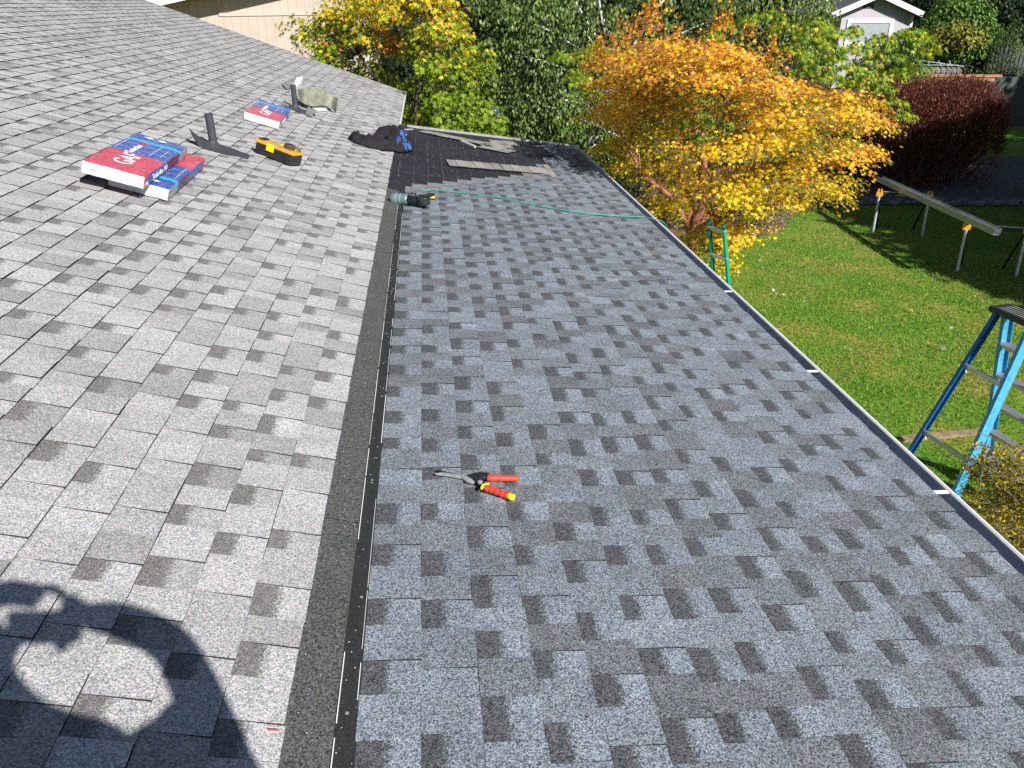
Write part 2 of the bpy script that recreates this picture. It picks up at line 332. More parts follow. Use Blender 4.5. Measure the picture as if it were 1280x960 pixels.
def tones_left(tooth=True):
    t = random.random()
    if t < .50: g = random.uniform(.385, .435)
    elif t < .84: g = random.uniform(.335, .385)
    else: g = random.uniform(.285, .33)
    return (g * .99, g * 1.0, g * 1.01)
def tones_right(tooth=True):
    t = random.random()
    if not tooth: g = random.uniform(.23, .27); return (g * .84, g * 1.0, g * 1.16)
    if t < .38: g = random.uniform(.215, .245); return (g * .86, g * 1.0, g * 1.15)
    if t < .74: g = random.uniform(.185, .21); return (g * .88, g, g * 1.12)
    g = random.uniform(.160, .180); return (g * .92, g, g * 1.10)
def cell(P, s0, s1, y0, y1, H, ya0, ya1, tint, band):
    """one exposed piece of shingle; s0 upslope, s1 butt; returns verts, faces, mats, per-vertex tint"""
    h0 = 0.0015; hb = h0 + (H - h0) * band
    sb = s0 + (s1 - s0) * band if band else None
    V = []; F = []; M = []; C = []
    def vert(s, y, h, t): V.append(P(s, y, h)); C.append(t); return len(V) - 1
    T0 = (*tint, 0.0); T1 = (*tint, 1.0); qv = random.uniform(.88, 1.10); T0b = (*[t * qv for t in tint], 0.0)
    if band:
        a = vert(s0, y0, h0, T1); b_ = vert(s0, y1, ha1 if False else h0, T1); c = vert(sb, y1, hb, T1); d = vert(sb, y0, hb, T1)
        e_ = vert(sb + .042, y1, hb + .0008, T0b); f_ = vert(sb + .042, y0, hb + .0003, T0); g_ = vert(s1, y1, H, T0b); h_ = vert(s1, y0, H, T0)
        F += [(a, d, c, b_), (d, f_, e_, c), (f_, h_, g_, e_)]; M += [0, 0, 0]
        top0, top1 = a, b_; bt0, bt1 = h_, g_
    else:
        a = vert(s0, y0, h0, T0); b_ = vert(s0, y1, h0, T0b); c = vert(s1, y1, H, T0b); d = vert(s1, y0, H, T0)
        F += [(a, d, c, b_)]; M += [0]; top0, top1 = a, b_; bt0, bt1 = d, c
    q0 = vert(s1, y0, -.004, T0); q1 = vert(s1, y1, -.004, T0); r0 = vert(s0, y0, -.004, T0); r1 = vert(s0, y1, -.004, T0)
    F += [(bt0, q0, q1, bt1)]; M += [1]
    F += [(top0, r0, q0, bt0), (top1, bt1, q1, r1)]; M += [1, 1] if (P is Lp or random.random() < .5) else [0, 0]
    return V, F, M, C
def tinted(name, V, F, M, C, mats, parent):
    me = bpy.data.meshes.new(name); me.from_pydata([tuple(v) for v in V], [], F)
    for m in mats: me.materials.append(m)
    me.polygons.foreach_set('material_index', M)
    at = me.color_attributes.new('tint', 'FLOAT_COLOR', 'POINT'); at.data.foreach_set('color', np.array(C, dtype=np.float32).ravel())
    me.update(); return link(bpy.data.objects.new(name, me), parent)
CELLS = []          # (screen size, roof index, data)
PATTERNS = [(.13, .12, .15, .10, .12, .12, .14, .12), (.15, .13, .11, .13, .17, .10, .11, .10), (.11, .14, .14, .11, .10, .15, .14, .11), (.16, .10, .12, .14, .12, .12, .13, .11)]
def course(idx, P, s0, s1, y0, ym, tonefn, k):
    """one course of 1 m shingles, teeth and cutouts alternating in a few fixed patterns, each course stepped six inches"""
    y = y0 - ((k * .152 + random.uniform(-.09, .09)) % 1.0); done = False
    while not done:
        pat = random.choice(PATTERNS); r_ = random.randrange(4) * 2; pat = pat[r_:] + pat[:r_]; dy = random.uniform(-.012, .012)
        for q, w in enumerate(pat):
            tooth = q % 2 == 0; wj = w + random.uniform(-.012, .012)
            if idx == 0 and not tooth and random.random() < .9: wj *= .80
            wj *= 1.03 if idx == 0 else .92
            ya, yb = y, min(y + wj, ym); y = yb
            if yb - ya < .02: done = ym - y < .03; continue
            H = .0100 if tooth else .0055
            band = 0.0 if tooth else (random.choice((.24, .30, .34)) if idx == 0 else random.choice((.26, .32, .38)))
            if not tooth and random.random() < (.36 if idx == 0 else .08): band = 0.0
            tint = tonefn(tooth)
            jit = random.uniform(-.0022, .0022); gapj = .0011 if q == 0 else .00025
            d = cell(P, s0 + random.uniform(-.001, .001), s1 + jit, ya + gapj, yb - .00025, H, 0, 0, tint, band)
            c = P((s0 + s1) / 2, (ya + yb) / 2, 0); px, py, z = proj(c); size = 0
            if z > .2 and -20 < px < 1300 and -20 < py < 980:
                a = [proj(P(s_, t_, 0)) for s_, t_ in ((s0, ya), (s1, ya), (s1, yb), (s0, yb))]
                size = abs(sum(a[i][0] * a[(i + 1) % 4][1] - a[(i + 1) % 4][0] * a[i][1] for i in range(4))) / 2
            CELLS.append((size, idx, d))
            if y >= ym - .001: done = True; break
# main roof courses
nL = int((-LS - A0) / EXP)
for k in range(nL + 1):
    s1 = -(A0 + EXP * k); s0 = s1 - EXP
    ym = rakeL((s0 + s1) / 2 * math.cos(AL)) - .02
    course(0, Lp, s0, s1, -4, ym, tones_left, k)
# lower roof courses: the upper ones stop in a staircase at the bare underlayment
stair = [(513, 234), (533, 232), (552, 230.5), (571, 228.5), (589, 226.5), (606, 224.5), (621, 223.5), (637, 222), (653, 220.5), (667, 218)]
STY = []
for k in range(15):
    s0 = B0 if k == 0 else B1 + EXP * (k - 1); s1 = B1 + EXP * k
    sm = (s0 + s1) / 2
    if k < 10: ym = onR(*stair[k]).y
    elif k == 10: ym = 9.15
    elif k == 11: ym = 9.75
    else: ym = rakeR(sm) - .02
    STY.append(ym)
    course(1, Rp, s0, s1, -4, ym, tones_right, k)
CELLS.sort(key=lambda c: -c[0])
for size, idx, (V, F, M, C) in CELLS[:300]:
    tinted('shingle', V, F, M, C, [(M_SL, M_SR)[idx], M_EDGE], (main_roof, lower_roof)[idx])
for idx in (0, 1):
    V = []; F = []; M = []; C = []
    for size, i2, (v, f, m, c) in CELLS[300:]:
        if i2 != idx: continue
        k = len(V); V += v; F += [tuple(i + k for i in q) for q in f]; M += m; C += c
    o = tinted('shingle_field', V, F, M, C, [(M_SL, M_SR)[idx], M_EDGE], (main_roof, lower_roof)[idx]); o['kind'] = 'stuff'
    o['label'] = ('rows of pale grey shingles farther up the main roof', 'rows of blue grey shingles farther along the lower roof')[idx]
# exposed nailing strips of the last shingle in each unfinished course
mb = MB()
for k in range(10):
    s0 = B0 if k == 0 else B1 + EXP * (k - 1); s1 = B1 + EXP * k; y = STY[k]
    T = Matrix(((1, 0, 0, 0),) + ((0, 1, 0, 0), (0, 0, 1, 0), (0, 0, 0, 1)))
    vs = [Rp(s0 - .09 if k else s0, y - .18, .0035), Rp(s1 - .02, y - .18, .004), Rp(s1 - .02, y + .015, .004), Rp(s0 - .09 if k else s0, y + .015, .0035)]
    mb.add([*vs, *[v - Vector((0, 0, .004)) for v in vs]], [(0, 1, 2, 3), (0, 4, 5, 1), (1, 5, 6, 2), (2, 6, 7, 3), (3, 7, 4, 0)])
mb.build('nailing_strip', M_GREYSC, lower_roof)

# transition strip between the two roofs
YS = 7.0
def strip(name, pts, y0, y1, mats, step=.9, parent=house):
    """pts: cross section as (x,z) polyline extruded along y with slight waviness"""
    ysn = list(np.arange(y0, y1, step)) + [y1]; n = len(pts); mb = MB(); V = []
    for y in ysn:
        w = .0015 * mnoise.noise(Vector((0, y * 1.7, 3)))
        V += [(x + w, y, z + w * .6) for x, z in pts]
    mb.add(V, [(j * n + i, j * n + i + 1, (j + 1) * n + i + 1, (j + 1) * n + i) for j in range(len(ysn) - 1) for i in range(n - 1)])
    return mb.build(name, mats, parent)
def xz(v): return (v.x, v.z)
# granulated roll strip under the eave shingles, lapped lengths
y = -4.0
while y < YS - .1:
    y1 = min(y + 2.03, YS); q = random.uniform(0, .002)
    strip('valley_strip', [xz(Lp(-A0 - .03, 0, .0008 + q)), xz(Lp(-A0 + .004, 0, .003 + q)), xz(Lp(-.012, 0, .006 + q)), xz(Lp(-.004, 0, .0075 + q)), xz(Rp(.000, 0, .0065 + q)), xz(Rp(.001, 0, .0))], y, y1 - .003, M_ROLL)
    y = y1
strip('eave_underlayment', [xz(Lp(-A0 - .05, 0, .0005)), xz(Lp(-A0 + .01, 0, .001)), xz(Lp(-.02, 0, .0005)), xz(Rp(.02, 0, -.001)), xz(Rp(.06, 0, -.0035))], YS - .05, rakeR(0), M_FELT)
strip('dark_flashing', [xz(Rp(-.004, 0, .0015)), xz(Rp(.03, 0, .0022)), xz(Rp(B0 + .02, 0, .0012))], -4, YS + .1, M_ROLLD)
# worn pale edges: broken lengths of exposed mat along both sides of the dark strip
mb = MB()
for s, h in ((.003, .0083), (B0 - .003, .0048)):
    y = -1.0
    while y < 6.6:
        L = random.uniform(.05, .45)
        if random.random() < .8:
            w = random.uniform(.0010, .0024)
            mb.add([Rp(s, y, h), Rp(s + w, y, h), Rp(s + w, y + L, h), Rp(s, y + L, h), Rp(s, y, .001), Rp(s + w, y, .001), Rp(s + w, y + L, .001), Rp(s, y + L, .001)],
                   [(0, 1, 2, 3), (0, 4, 5, 1), (1, 5, 6, 2), (2, 6, 7, 3), (3, 7, 4, 0)])
        y += L + random.uniform(.01, .06)
mb.build('worn_edge', M_WHITE, house)['kind'] = 'stuff'
mb = MB()                                       # roofing nails in the dark strip
for y in (1.02, 1.35, 1.75, 2.35, 3.0, 3.7, 4.4, 5.2):
    c = Rp(.028 + random.uniform(-.006, .006), y, .002); mb.lathe(c, [(0.0045, 0), (.0045, .0012), (0, .0016)], 8)
mb.build('nail', M_STEEL, house)
# loose granules washed into the strip and over the shingles
mb = MB()
for i in range(430):
    if i < 110: c = Rp(random.gauss(.03, .016), random.uniform(.9, 6.5) ** 1.0, .003)
    elif i < 180: s = random.uniform(-.10, -.01); c = Lp(s, random.uniform(.9, 6.5), .0075)
    else: c = Rp(random.uniform(.2, 2.1), random.uniform(.8, 6), .0115)
    r = random.uniform(.0008, .0018); mb.add([c + Vector((r, 0, 0)), c + Vector((0, r, 0)), c + Vector((-r, 0, 0)), c + Vector((0, -r, 0)), c + Vector((0, 0, r))], [(0, 1, 4), (1, 2, 4), (2, 3, 4), (3, 0, 4)])
mb.build('loose_granules', M_WHITE, house)['kind'] = 'stuff'

# edge trims
def board(name, a, b_, w, h, mat, parent=house): return MB().bar(a, b_, w, h, 0, side=(0, 0, 1)).build(name, mat, parent)
board('drip_edge', Lp(-A0 + .016, 11.1, -.012), Lp(-A0 + .016, 15.25, -.012), .05, .012, M_WHITE)
board('drip_edge', Rp(.0, rakeR(0) + .0, .004), Rp(RS - .02, rakeR(RS), .004), .03, .05, M_DRIP)
board('drip_edge', Lp(-A0, rakeL(-.1) + .01, -.01), Lp(LS, rakeL(LS * math.cos(AL)) + .01, -.01), .03, .03, M_DRIP)
board('rake_board', Rp(.0, rakeR(0) - .02, -.09), Rp(RS - .02, rakeR(RS) - .02, -.09), .16, .03, M_FASC)
board('rake_board', Lp(-A0, rakeL(-.1) - .02, -.11), Lp(LS, rakeL(LS * math.cos(AL)) - .02, -.11), .18, .03, M_FASC)
xe = Rp(RS, 0, 0).x; ze = Rp(RS, 0, 0).z
board('fascia', Vector((xe - .045, -4, ze - .11)), Vector((xe - .045, rakeR(RS), ze - .11)), .18, .028, M_FASC)
# gutter (K profile) with hangers
Y0g, Y1g = -4.0, 11.12
prof = [(xe - .028, ze - .012), (xe - .028, ze - .115), (xe + .055, ze - .115), (xe + .075, ze - .085), (xe + .078, ze - .06), (xe + .098, ze - .035)]
inner = [(x, z) for x, z in prof]; outer = [(xe - .031, ze - .012), (xe - .031, ze - .118), (xe + .057, ze - .118), (xe + .078, ze - .087), (xe + .081, ze - .062), (xe + .101, ze - .036)]
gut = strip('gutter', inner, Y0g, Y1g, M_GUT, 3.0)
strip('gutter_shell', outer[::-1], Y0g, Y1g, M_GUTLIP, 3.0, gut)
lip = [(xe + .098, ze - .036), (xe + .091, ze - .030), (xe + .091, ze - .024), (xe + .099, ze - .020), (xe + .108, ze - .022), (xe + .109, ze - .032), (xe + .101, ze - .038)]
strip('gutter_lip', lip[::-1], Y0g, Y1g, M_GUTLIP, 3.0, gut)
for yy in (Y1g,):
    MB().add([(x, yy, z) for x, z in outer], [tuple(range(len(outer)))]).build('end_cap', M_GUTLIP, gut)
for yh in (4.93, 3.63, 2.47, 1.2, 0.0, -1.4):
    MB().bar((xe - .03, yh, ze - .022), (xe + .095, yh, ze - .027), .004, .020).build('gutter_hanger', M_WHITE, gut)
# dead leaves and grit in the gutter
mb = MB()
for i in range(260):
    y = random.uniform(1, 10.8); c = Vector((xe + random.uniform(-.02, .05), y, ze - .112)); r = random.uniform(.006, .02); a = random.uniform(0, 6)
    d = Vector((math.cos(a), math.sin(a), random.uniform(-.1, .3))) * r; e2 = Vector((-math.sin(a), math.cos(a), .2)) * r * .6
    mb.add([c - d, c + e2, c + d, c - e2], [(0, 1, 2, 3)])
mb.build('gutter_debris', M_MULCH, gut)['kind'] = 'stuff'
# walls with lap siding under the roofs
def lapwall(name, p, q, z0, z1f, parent, mat, lap=.18, nrm=None):
    p, q = Vector(p), Vector(q); d = (q - p).normalized(); n = Vector((d.y, -d.x, 0)) if nrm is None else Vector(nrm); mb = MB()
    L = (q - p).length; z = z0
    while z < z1f - .02:
        zt = min(z + lap, z1f)
        mb.add([p + n * .022 + Vector((0, 0, z)), q + n * .022 + Vector((0, 0, z)), q + n * .006 + Vector((0, 0, zt)), p + n * .006 + Vector((0, 0, zt)), p + Vector((0, 0, z)), q + Vector((0, 0, z))], [(0, 1, 2, 3), (4, 5, 1, 0)])
        z = zt
    return mb.build(name, mat, parent)
lapwall('wall', (1.75, -3.9, 0), (1.75, 10.6, 0), GROUND, ze + .02, house, M_SID, nrm=(1, 0, 0))
lapwall('wall', (1.75, 10.6, 0), (-.5, 10.6, 0), GROUND, -.22, house, M_SID, nrm=(0, 1, 0))
lapwall('wall', (-.5, 10.6, 0), (-.5, 14.9, 0), GROUND, .04, house, M_SID, nrm=(1, 0, 0))
lapwall('wall', (-.5, 14.9, 0), (-12, 17.0, 0), GROUND, .0, house, M_SID)
lapwall('wall', (-12, -3.9, 0), (1.75, -3.9, 0), GROUND, -.3, house, M_SID, nrm=(0, -1, 0))

# ------------------------------------------------------------------ things on the roofs
# shingle bundles
def text_obj(s, size, T, mat, parent, name='lettering', ext=.0006, xs=1.0):
    cu = bpy.data.curves.new(name, 'FONT'); cu.body = s; cu.size = size; cu.extrude = ext; cu.align_x = 'CENTER'; cu.align_y = 'CENTER'; cu.offset = size * .004
    tmp = bpy.data.objects.new('tmp', cu); me = bpy.data.meshes.new_from_object(tmp); me.materials.clear(); me.materials.append(mat); bpy.data.objects.remove(tmp)
    o = bpy.data.objects.new(name, me); link(o, parent); o.matrix_local = T @ Matrix.Diagonal((xs, 1, 1, 1)); return o
def bundle(origin, ang, flip, label, hgt=.075, group='wrapped shingle bundles lying on the main roof'):
    """local x: width (downslope), y: length; origin = centre of underside"""
    root = empty('shingle_bundle', (0, 0, 0), 0, label, 'shingle bundle', group)
    root.matrix_world = roofT(origin, ang + (PI if flip else 0))
    W, L, H = .165, .50, hgt
    sec = [(-.50, 'R'), (-.08, 'B'), (.28, 'C'), (.325, 'B2'), (.50, None)]
    idx = {'R': 0, 'B': 1, 'C': 2, 'B2': 1}
    mb = MB()
    ny, nx = 40, 10
    def top(x, y):
        e = min(1, (W - abs(x)) / .03, (L - abs(y)) / .03)
        return H - .006 * (1 - max(0, e)) ** 2 + .0022 * mnoise.noise(Vector((x * 14, y * 14, origin[0] * 9)))
    xs_ = [-W + 2 * W * i / nx for i in range(nx + 1)]; ys_ = [-L + 2 * L * j / ny for j in range(ny + 1)]
    V = [(x + .002 * mnoise.noise(Vector((x * 9, y * 9, 4))), y, top(x, y)) for y in ys_ for x in xs_]; base = len(mb.v); mb.add(V, [])
    for j in range(ny):
        yc = (ys_[j] + ys_[j + 1]) / 2
        t = [s for s in sec if s[0] <= yc + 1e-6][-1][1]
        for i in range(nx):
            mb.f.append((j * (nx + 1) + i, j * (nx + 1) + i + 1, (j + 1) * (nx + 1) + i + 1, (j + 1) * (nx + 1) + i)); mb.m.append(idx[t])
    # long sides in two tiers with bulging layers, then the ends
    for sx in (-1, 1):
        x = sx * W; prev = [(sx * (W - .002), y, top(x, y) - .0005) for y in ys_]
        for lv in range(1, 5):
            z = H * (1 - lv / 4) ; cur = [(x + sx * (.003 * mnoise.noise(Vector((y * 12, lv * 3, 8))) + (.002 if lv in (1, 3) else 0)), y, max(z, .001)) for y in ys_]
            k = len(mb.v); mb.v += prev + cur; n = len(ys_)
            for j in range(n - 1):
                yc = (ys_[j] + ys_[j + 1]) / 2
                m = 0 if yc < -.42 else (1 if yc < -.02 else (4 if yc < .27 else (5 if yc > .33 else 2)))
                f = (k + j, k + n + j, k + n + j + 1, k + j + 1); mb.f.append(f if sx < 0 else f[::-1]); mb.m.append(m)
            prev = cur
    for sy in (-1, 1):
        y = sy * L; prev = [(x, sy * (L - .001), top(x, y) - .0005) for x in xs_]
        for lv in range(1, 5):
            z = H * (1 - lv / 4); cur = [(x, y + sy * (.006 * mnoise.noise(Vector((x * 22, lv * 2.3, sy))) + .002), max(z, .001)) for x in xs_]
            k = len(mb.v); mb.v += prev + cur; n = len(xs_)
            for j in range(n - 1):
                f = (k + j, k + j + 1, k + n + j + 1, k + n + j); mb.f.append(f if sy < 0 else f[::-1]); mb.m.append(3)
            prev = cur
    mb.build('wrapper', [M_WRAPR, M_WRAPB, M_WRAPC, M_WRAPW, M_WRAPP, M_WRAPG], root, smooth=False)
    tT = lambda x, y, a: Matrix.Translation((x, y, H + .0028)) @ Matrix.Rotation(a, 4, 'Z')
    text_obj('GAF', .145, tT(.0, -.235, PI / 2), M_INK, root, xs=1.05)
    text_obj('Timberline', .058, tT(-.045, .035, PI / 2), M_INK, root)
    text_obj('HD', .058, tT(-.045, .215, PI / 2), M_WRAPR, root)
    sT = Matrix(((0, 0, 1, W + .0075), (1, 0, 0, -.20), (0, 1, 0, H * .5), (0, 0, 0, 1)))
    text_obj('Timberline HD', .055, sT, M_INK, root, xs=1.0)
    sT2 = Matrix(((0, 0, 1, W + .0075), (1, 0, 0, -.465), (0, 1, 0, H * .35), (0, 0, 0, 1)))
    text_obj('GAF', .024, sT2, M_INK, root)
    pr = MB()
    for (cx, cy) in ((-.06, .415), (.02, .415)):     # printed diamonds and thin rules
        pr.add([(cx, cy - .028, H + .003), (cx + .036, cy, H + .003), (cx, cy + .028, H + .003), (cx - .036, cy, H + .003)], [(0, 1, 2, 3)])
    for cx, y0, y1 in ((.06, -.05, .26), (-.14, -.05, .26), (.115, .0, .2)):
        pr.add([(cx, y0, H + .003), (cx + .003, y0, H + .003), (cx + .003, y1, H + .003), (cx, y1, H + .003)], [(0, 1, 2, 3)])
    for cy in (.03, .16):
        pr.add([(-.15, cy, H + .0031), (.15, cy, H + .0031), (.15, cy + .003, H + .0031), (-.15, cy + .003, H + .0031)], [(0, 1, 2, 3)])
    pr.build('printed_marks', M_INK, root)
    return root
def bun_at(s, y, h=0.0): return Lp(s, y, .011 + h)
bundle(bun_at(-1.631, 5.235, .077), .02, False, 'blue and red wrapped shingle bundle, the upper of the two stacked on the main roof')
bundle(bun_at(-1.535, 5.385), .03, True, 'blue wrapped shingle bundle lying underneath the other one, its red end farther away')
bundle(bun_at(-1.412, 8.65), .04, False, 'single blue and red wrapped shingle bundle beside the farther vent pipe')

# vent pipes with rubber boots
def vent(base, hgt, label, tail):
    root = empty('vent_pipe', base, 0, label, 'vent pipe', 'vent pipes standing out of the main roof')
    b0 = Vector(base)
    p = MB(); n = 20
    p.tube([(0, 0, -.02), (0, 0, hgt)], .031, n, cap=False); p.tube([(0, 0, hgt), (0, 0, hgt - .1)], .026, n, cap=False)
    ring = [(.031, hgt), (.026, hgt)]; p.lathe((0, 0, 0), ring, n)
    p.build('pipe', M_PIPE, root, smooth=False)
    # boot: cone sitting on the slope, flange under the shingles above
    V = []; F = []; prof = [(.033, .060), (.036, .048), (.048, .040), (.060, .028), (.080, .014), (.105, .008)]
    for r, z in prof:
        for k in range(24):
            a = 2 * PI * k / 24; x, y = r * math.cos(a), r * math.sin(a)
            zz = z + (-x * math.tan(AL)) + .006; V.append((x, y, zz))
    F = [(i * 24 + k, i * 24 + (k + 1) % 24, (i + 1) * 24 + (k + 1) % 24, (i + 1) * 24 + k) for i in range(len(prof) - 1) for k in range(24)]
    m = MB(); m.add(V, [f[::-1] for f in F]); m.build('boot', M_RUB, root, smooth=True)
    fl = MB(); T = roofT((0, 0, 0), 0)
    pts = [(-.10, -.13), (.13, -.12), (.20 + tail, -.05), (.19 + tail, .07), (.10, .14), (-.09, .13)]
    fl.prism(pts, .008, .015, T); fl.build('flange', M_RUB, root, bevel=.002)
    return root
vent(onL(268, 186), .265, 'dark vent pipe with a rubber boot between the stacked bundles and the yellow toolbox', .07)
vent(onL(370, 138), .275, 'dark vent pipe with a rubber boot beside the single bundle and the curved olive sheet', .02)
# curled flashing at the nearer boot, the pipe's shadow modelled in as dark sheet
c = onL(258, 183, .01); mb = MB(); T = roofT(c, .5)
mb.add([T @ Vector(v) for v in ((-.07, -.05, 0), (.05, -.05, .0), (.06, .05, .01), (-.05, .06, .05), (-.12, -.02, .06), (-.14, .03, .11), (-.07, -.05, .004), (.05, -.05, .004))], [(0, 1, 2, 3), (0, 3, 5, 4)])
tag(mb.build('offcut_with_shadow', M_RUB), 'curled dark flashing offcut, the pipe shadow built into it, against the boot of the nearer vent pipe', 'offcut')

# toolbox
c = (onL(319, 192) + onL(372, 212)) / 2; d = onL(372, 212) - onL(319, 192); ang = math.atan2(d.y, d.x * 1.05)
tb = empty('toolbox', (0, 0, 0), 0, 'black toolbox with a dusty yellow lid on the main roof', 'toolbox'); T0 = roofT(Vector((c.x, c.y, roof_z(c.x) + .012)) + Vector((.0, .08, 0)), ang - .06); tb.matrix_world = T0
mb = MB(); X, Y, Z = .178, .085, .085
mb.prism([(-X + .015, -Y), (X - .015, -Y), (X, -Y + .02), (X, Y - .02), (X - .015, Y), (-X + .015, Y), (-X, Y - .02), (-X, -Y + .02)], 0, Z)
for i in (-.13, .0, .13): mb.box((i - .02, -Y - .008, .004), (i + .02, -Y + .004, Z - .01))
mb.build('body', M_BLK, tb, bevel=.004)
mb = MB(); mb.prism([(-X, -Y - .004), (X, -Y - .004), (X + .006, -Y + .02), (X + .006, Y - .02), (X - .01, Y + .004), (-X + .01, Y + .004), (-X - .006, Y - .02), (-X - .006, -Y + .02)], Z, Z + .022)
lid = mb.build('lid', M_YEL, tb, bevel=.004)
MB().box((-.12, -.070, Z + .022), (.150, .072, Z + .0235)).build('lid_panel', M_DUST, lid)
MB().box((-.175, -.05, Z + .022), (-.13, .05, Z + .032)).build('handle', M_BLK, tb, bevel=.003)
for i in (-.03,): MB().box((i - .035, -Y - .012, Z - .035), (i + .035, -Y - .003, Z + .026)).build('latch', M_YELB, tb, bevel=.002)
MB().box((-.015, .02, Z + .0236), (.045, .075, Z + .026)).build('lid_label', M_YELB, lid)
tm = empty('tape_measure', (0, 0, 0), 0, 'dark brown tape measure lying on the yellow toolbox lid', 'tape measure'); tm.matrix_world = T0 @ Matrix.Translation((.085, .0, Z + .0245)) @ Matrix.Rotation(.25, 4, 'Z')
mb = MB(); mb.prism([(.045 * math.cos(a) * (1.1 if math.cos(a) > 0 else 1), .038 * math.sin(a)) for a in np.linspace(0, 2 * PI, 18, endpoint=False)], 0, .036); mb.build('case', M_BRN, tm, bevel=.004)
mb = MB(); mb.lathe((0, 0, .036), [(.030, 0), (.030, .003), (.020, .004), (.012, .001)], 18); mb.build('hub', M_BLK, tm)
MB().box((.045, -.012, .004), (.085, .010, .006)).build('blade', M_YELB, tm)
sc2 = MB().lathe((0, 0, 0), [(.018, 0), (.018, .012), (0, .012)], 12).build('screw_cap', M_BRN); sc2.matrix_world = T0 @ Matrix.Translation((.155, .03, Z + .0235)); tag(sc2, 'small round brown cap on the corner of the toolbox lid', 'cap')

# curved olive sheet and scraps by the far pipe
def curved_sheet():
    near = [(374, 126), (382, 130.5), (391, 133), (399, 132.5), (407, 131), (414, 135), (420, 142)]; far = [(372, 112.5), (380, 110.5), (390, 110), (400, 111), (410, 115), (417, 119.5), (422.5, 123)]
    hn = [.06, .05, .04, .05, .07, .05, .02]
    A_ = smooth_path([onL(x, y, h) for (x, y), h in zip(near, hn)], 5); B_ = smooth_path([atY(x, y, onL(nx, ny, h).y + .16 - .012 * i) for i, ((x, y), (nx, ny), h) in enumerate(zip(far, near, hn))], 5)
    m = 8; V = []
    for a, b_ in zip(A_, B_):
        for j in range(m + 1):
            t = j / m; q = a.lerp(b_, t); q.y -= .015 * math.sin(PI * t); q.z += .006 * math.sin(PI * t); V.append(q)
        k = m + 1; n = len(A_) - 1
    mb = MB(); mb.add(V, [(i * k + j, (i + 1) * k + j, (i + 1) * k + j + 1, i * k + j + 1) for i in range(n) for j in range(k - 1)]); o = mb.build('roofing_sheet', M_OLIVE, smooth=False)
    sd = o.modifiers.new('thick', 'SOLIDIFY'); sd.thickness = .004
    return tag(o, 'stiff olive grey sheet arched up like a half pipe on the main roof', 'roofing sheet')
curved_sheet()
def scrap(name, pts, mat, label, cat, h=.012, lift=.0, roof='L', grp=None, th=.004):
    f = onL if roof == 'L' else onR
    P = [f(x, y, h) for x, y in pts]; c = sum(P, Vector()) / len(P); up = Vector((math.sin(AL if roof == 'L' else BE), 0, math.cos(AL if roof == 'L' else BE)))
    top = [q + up * (th + lift * random.random()) for q in P]; n = len(P); mb = MB()
    mb.add([*P, *top], [tuple(reversed(range(n))), tuple(range(n, 2 * n))] + [(i, (i + 1) % n, n + (i + 1) % n, n + i) for i in range(n)])
    o = mb.build(name, mat); return tag(o, label, cat, grp)
Z5 = lambda pts: [(240 + x / 6.4, 90 + y / 6.4) for x, y in pts]
scrap('paper_scrap', Z5([(845, 205), (880, 200), (885, 245), (850, 240)]), M_WHITE, 'small white scrap under the near end of the arched olive sheet', 'paper scrap', lift=.03)
scrap('paper_scrap', Z5([(960, 290), (1040, 275), (1085, 280), (1075, 312), (1000, 310)]), M_WHITE, 'flat white scrap on the shingles before the arched olive sheet', 'paper scrap', lift=.01)
scrap('paper_scrap', Z5([(830, 90), (880, 75), (875, 105), (845, 140), (800, 180), (780, 170), (800, 130)]), M_WHITE, 'crumpled white wrapper standing behind the farther vent pipe', 'paper scrap', lift=.08)
scrap('shingle_scrap', Z5([(720, 110), (770, 92), (800, 115), (790, 138), (750, 140)]), M_GREYSC, 'grey green shingle scrap just behind the farther vent pipe', 'shingle scrap', lift=.02)
scrap('shingle_scrap', Z5([(915, 300), (930, 288), (980, 320), (960, 365), (905, 340)]), M_GREYSC, 'grey shingle scrap before the farther vent pipe', 'shingle scrap', lift=.03)
scrap('shingle_scrap', Z5([(730, 240), (790, 265), (785, 283), (722, 262)]), M_GREYSC, 'grey shingle scrap beside the corner of the single bundle', 'shingle scrap', lift=.04)

# cloth heap helper: outline in plan, soft folds
def heap(name, poly, hfun, mat_fn, mats, parent=None, step=.02):
    xs_ = [p_[0] for p_ in poly]; ys_ = [p_[1] for p_ in poly]; x0, x1, y0, y1 = min(xs_), max(xs_), min(ys_), max(ys_)
    nx, ny = int((x1 - x0) / step) + 2, int((y1 - y0) / step) + 2; idx = {}; mb = MB()
    for j in range(ny):
        for i in range(nx):
            x, y = x0 + i * step, y0 + j * step
            if in_poly(x, y, poly) or dist_poly(x, y, poly) < step * .7:
                d = dist_poly(x, y, poly) if in_poly(x, y, poly) else 0
                idx[i, j] = len(mb.v); mb.v.append((x, y, roof_z(x) + .008 + hfun(x, y, d)))
    for j in range(ny - 1):
        for i in range(nx - 1):
            k = [(i, j), (i + 1, j), (i + 1, j + 1), (i, j + 1)]
            if all(q in idx for q in k):
                mb.f.append(tuple(idx[q] for q in k)); mb.m.append(mat_fn(x0 + i * step, y0 + j * step))
    o = mb.build(name, mats, parent, smooth=True); s = o.modifiers.new('thick', 'SOLIDIFY'); s.thickness = .006; s.offset = 1; return o
def hitroof(px, py):
    a = onL(px, py, .02); return a if a.x < 0 else onR(px, py, .02)
Z6 = lambda pts: [(420 + x / 7.386, 140 + y / 7.386) for x, y in pts]
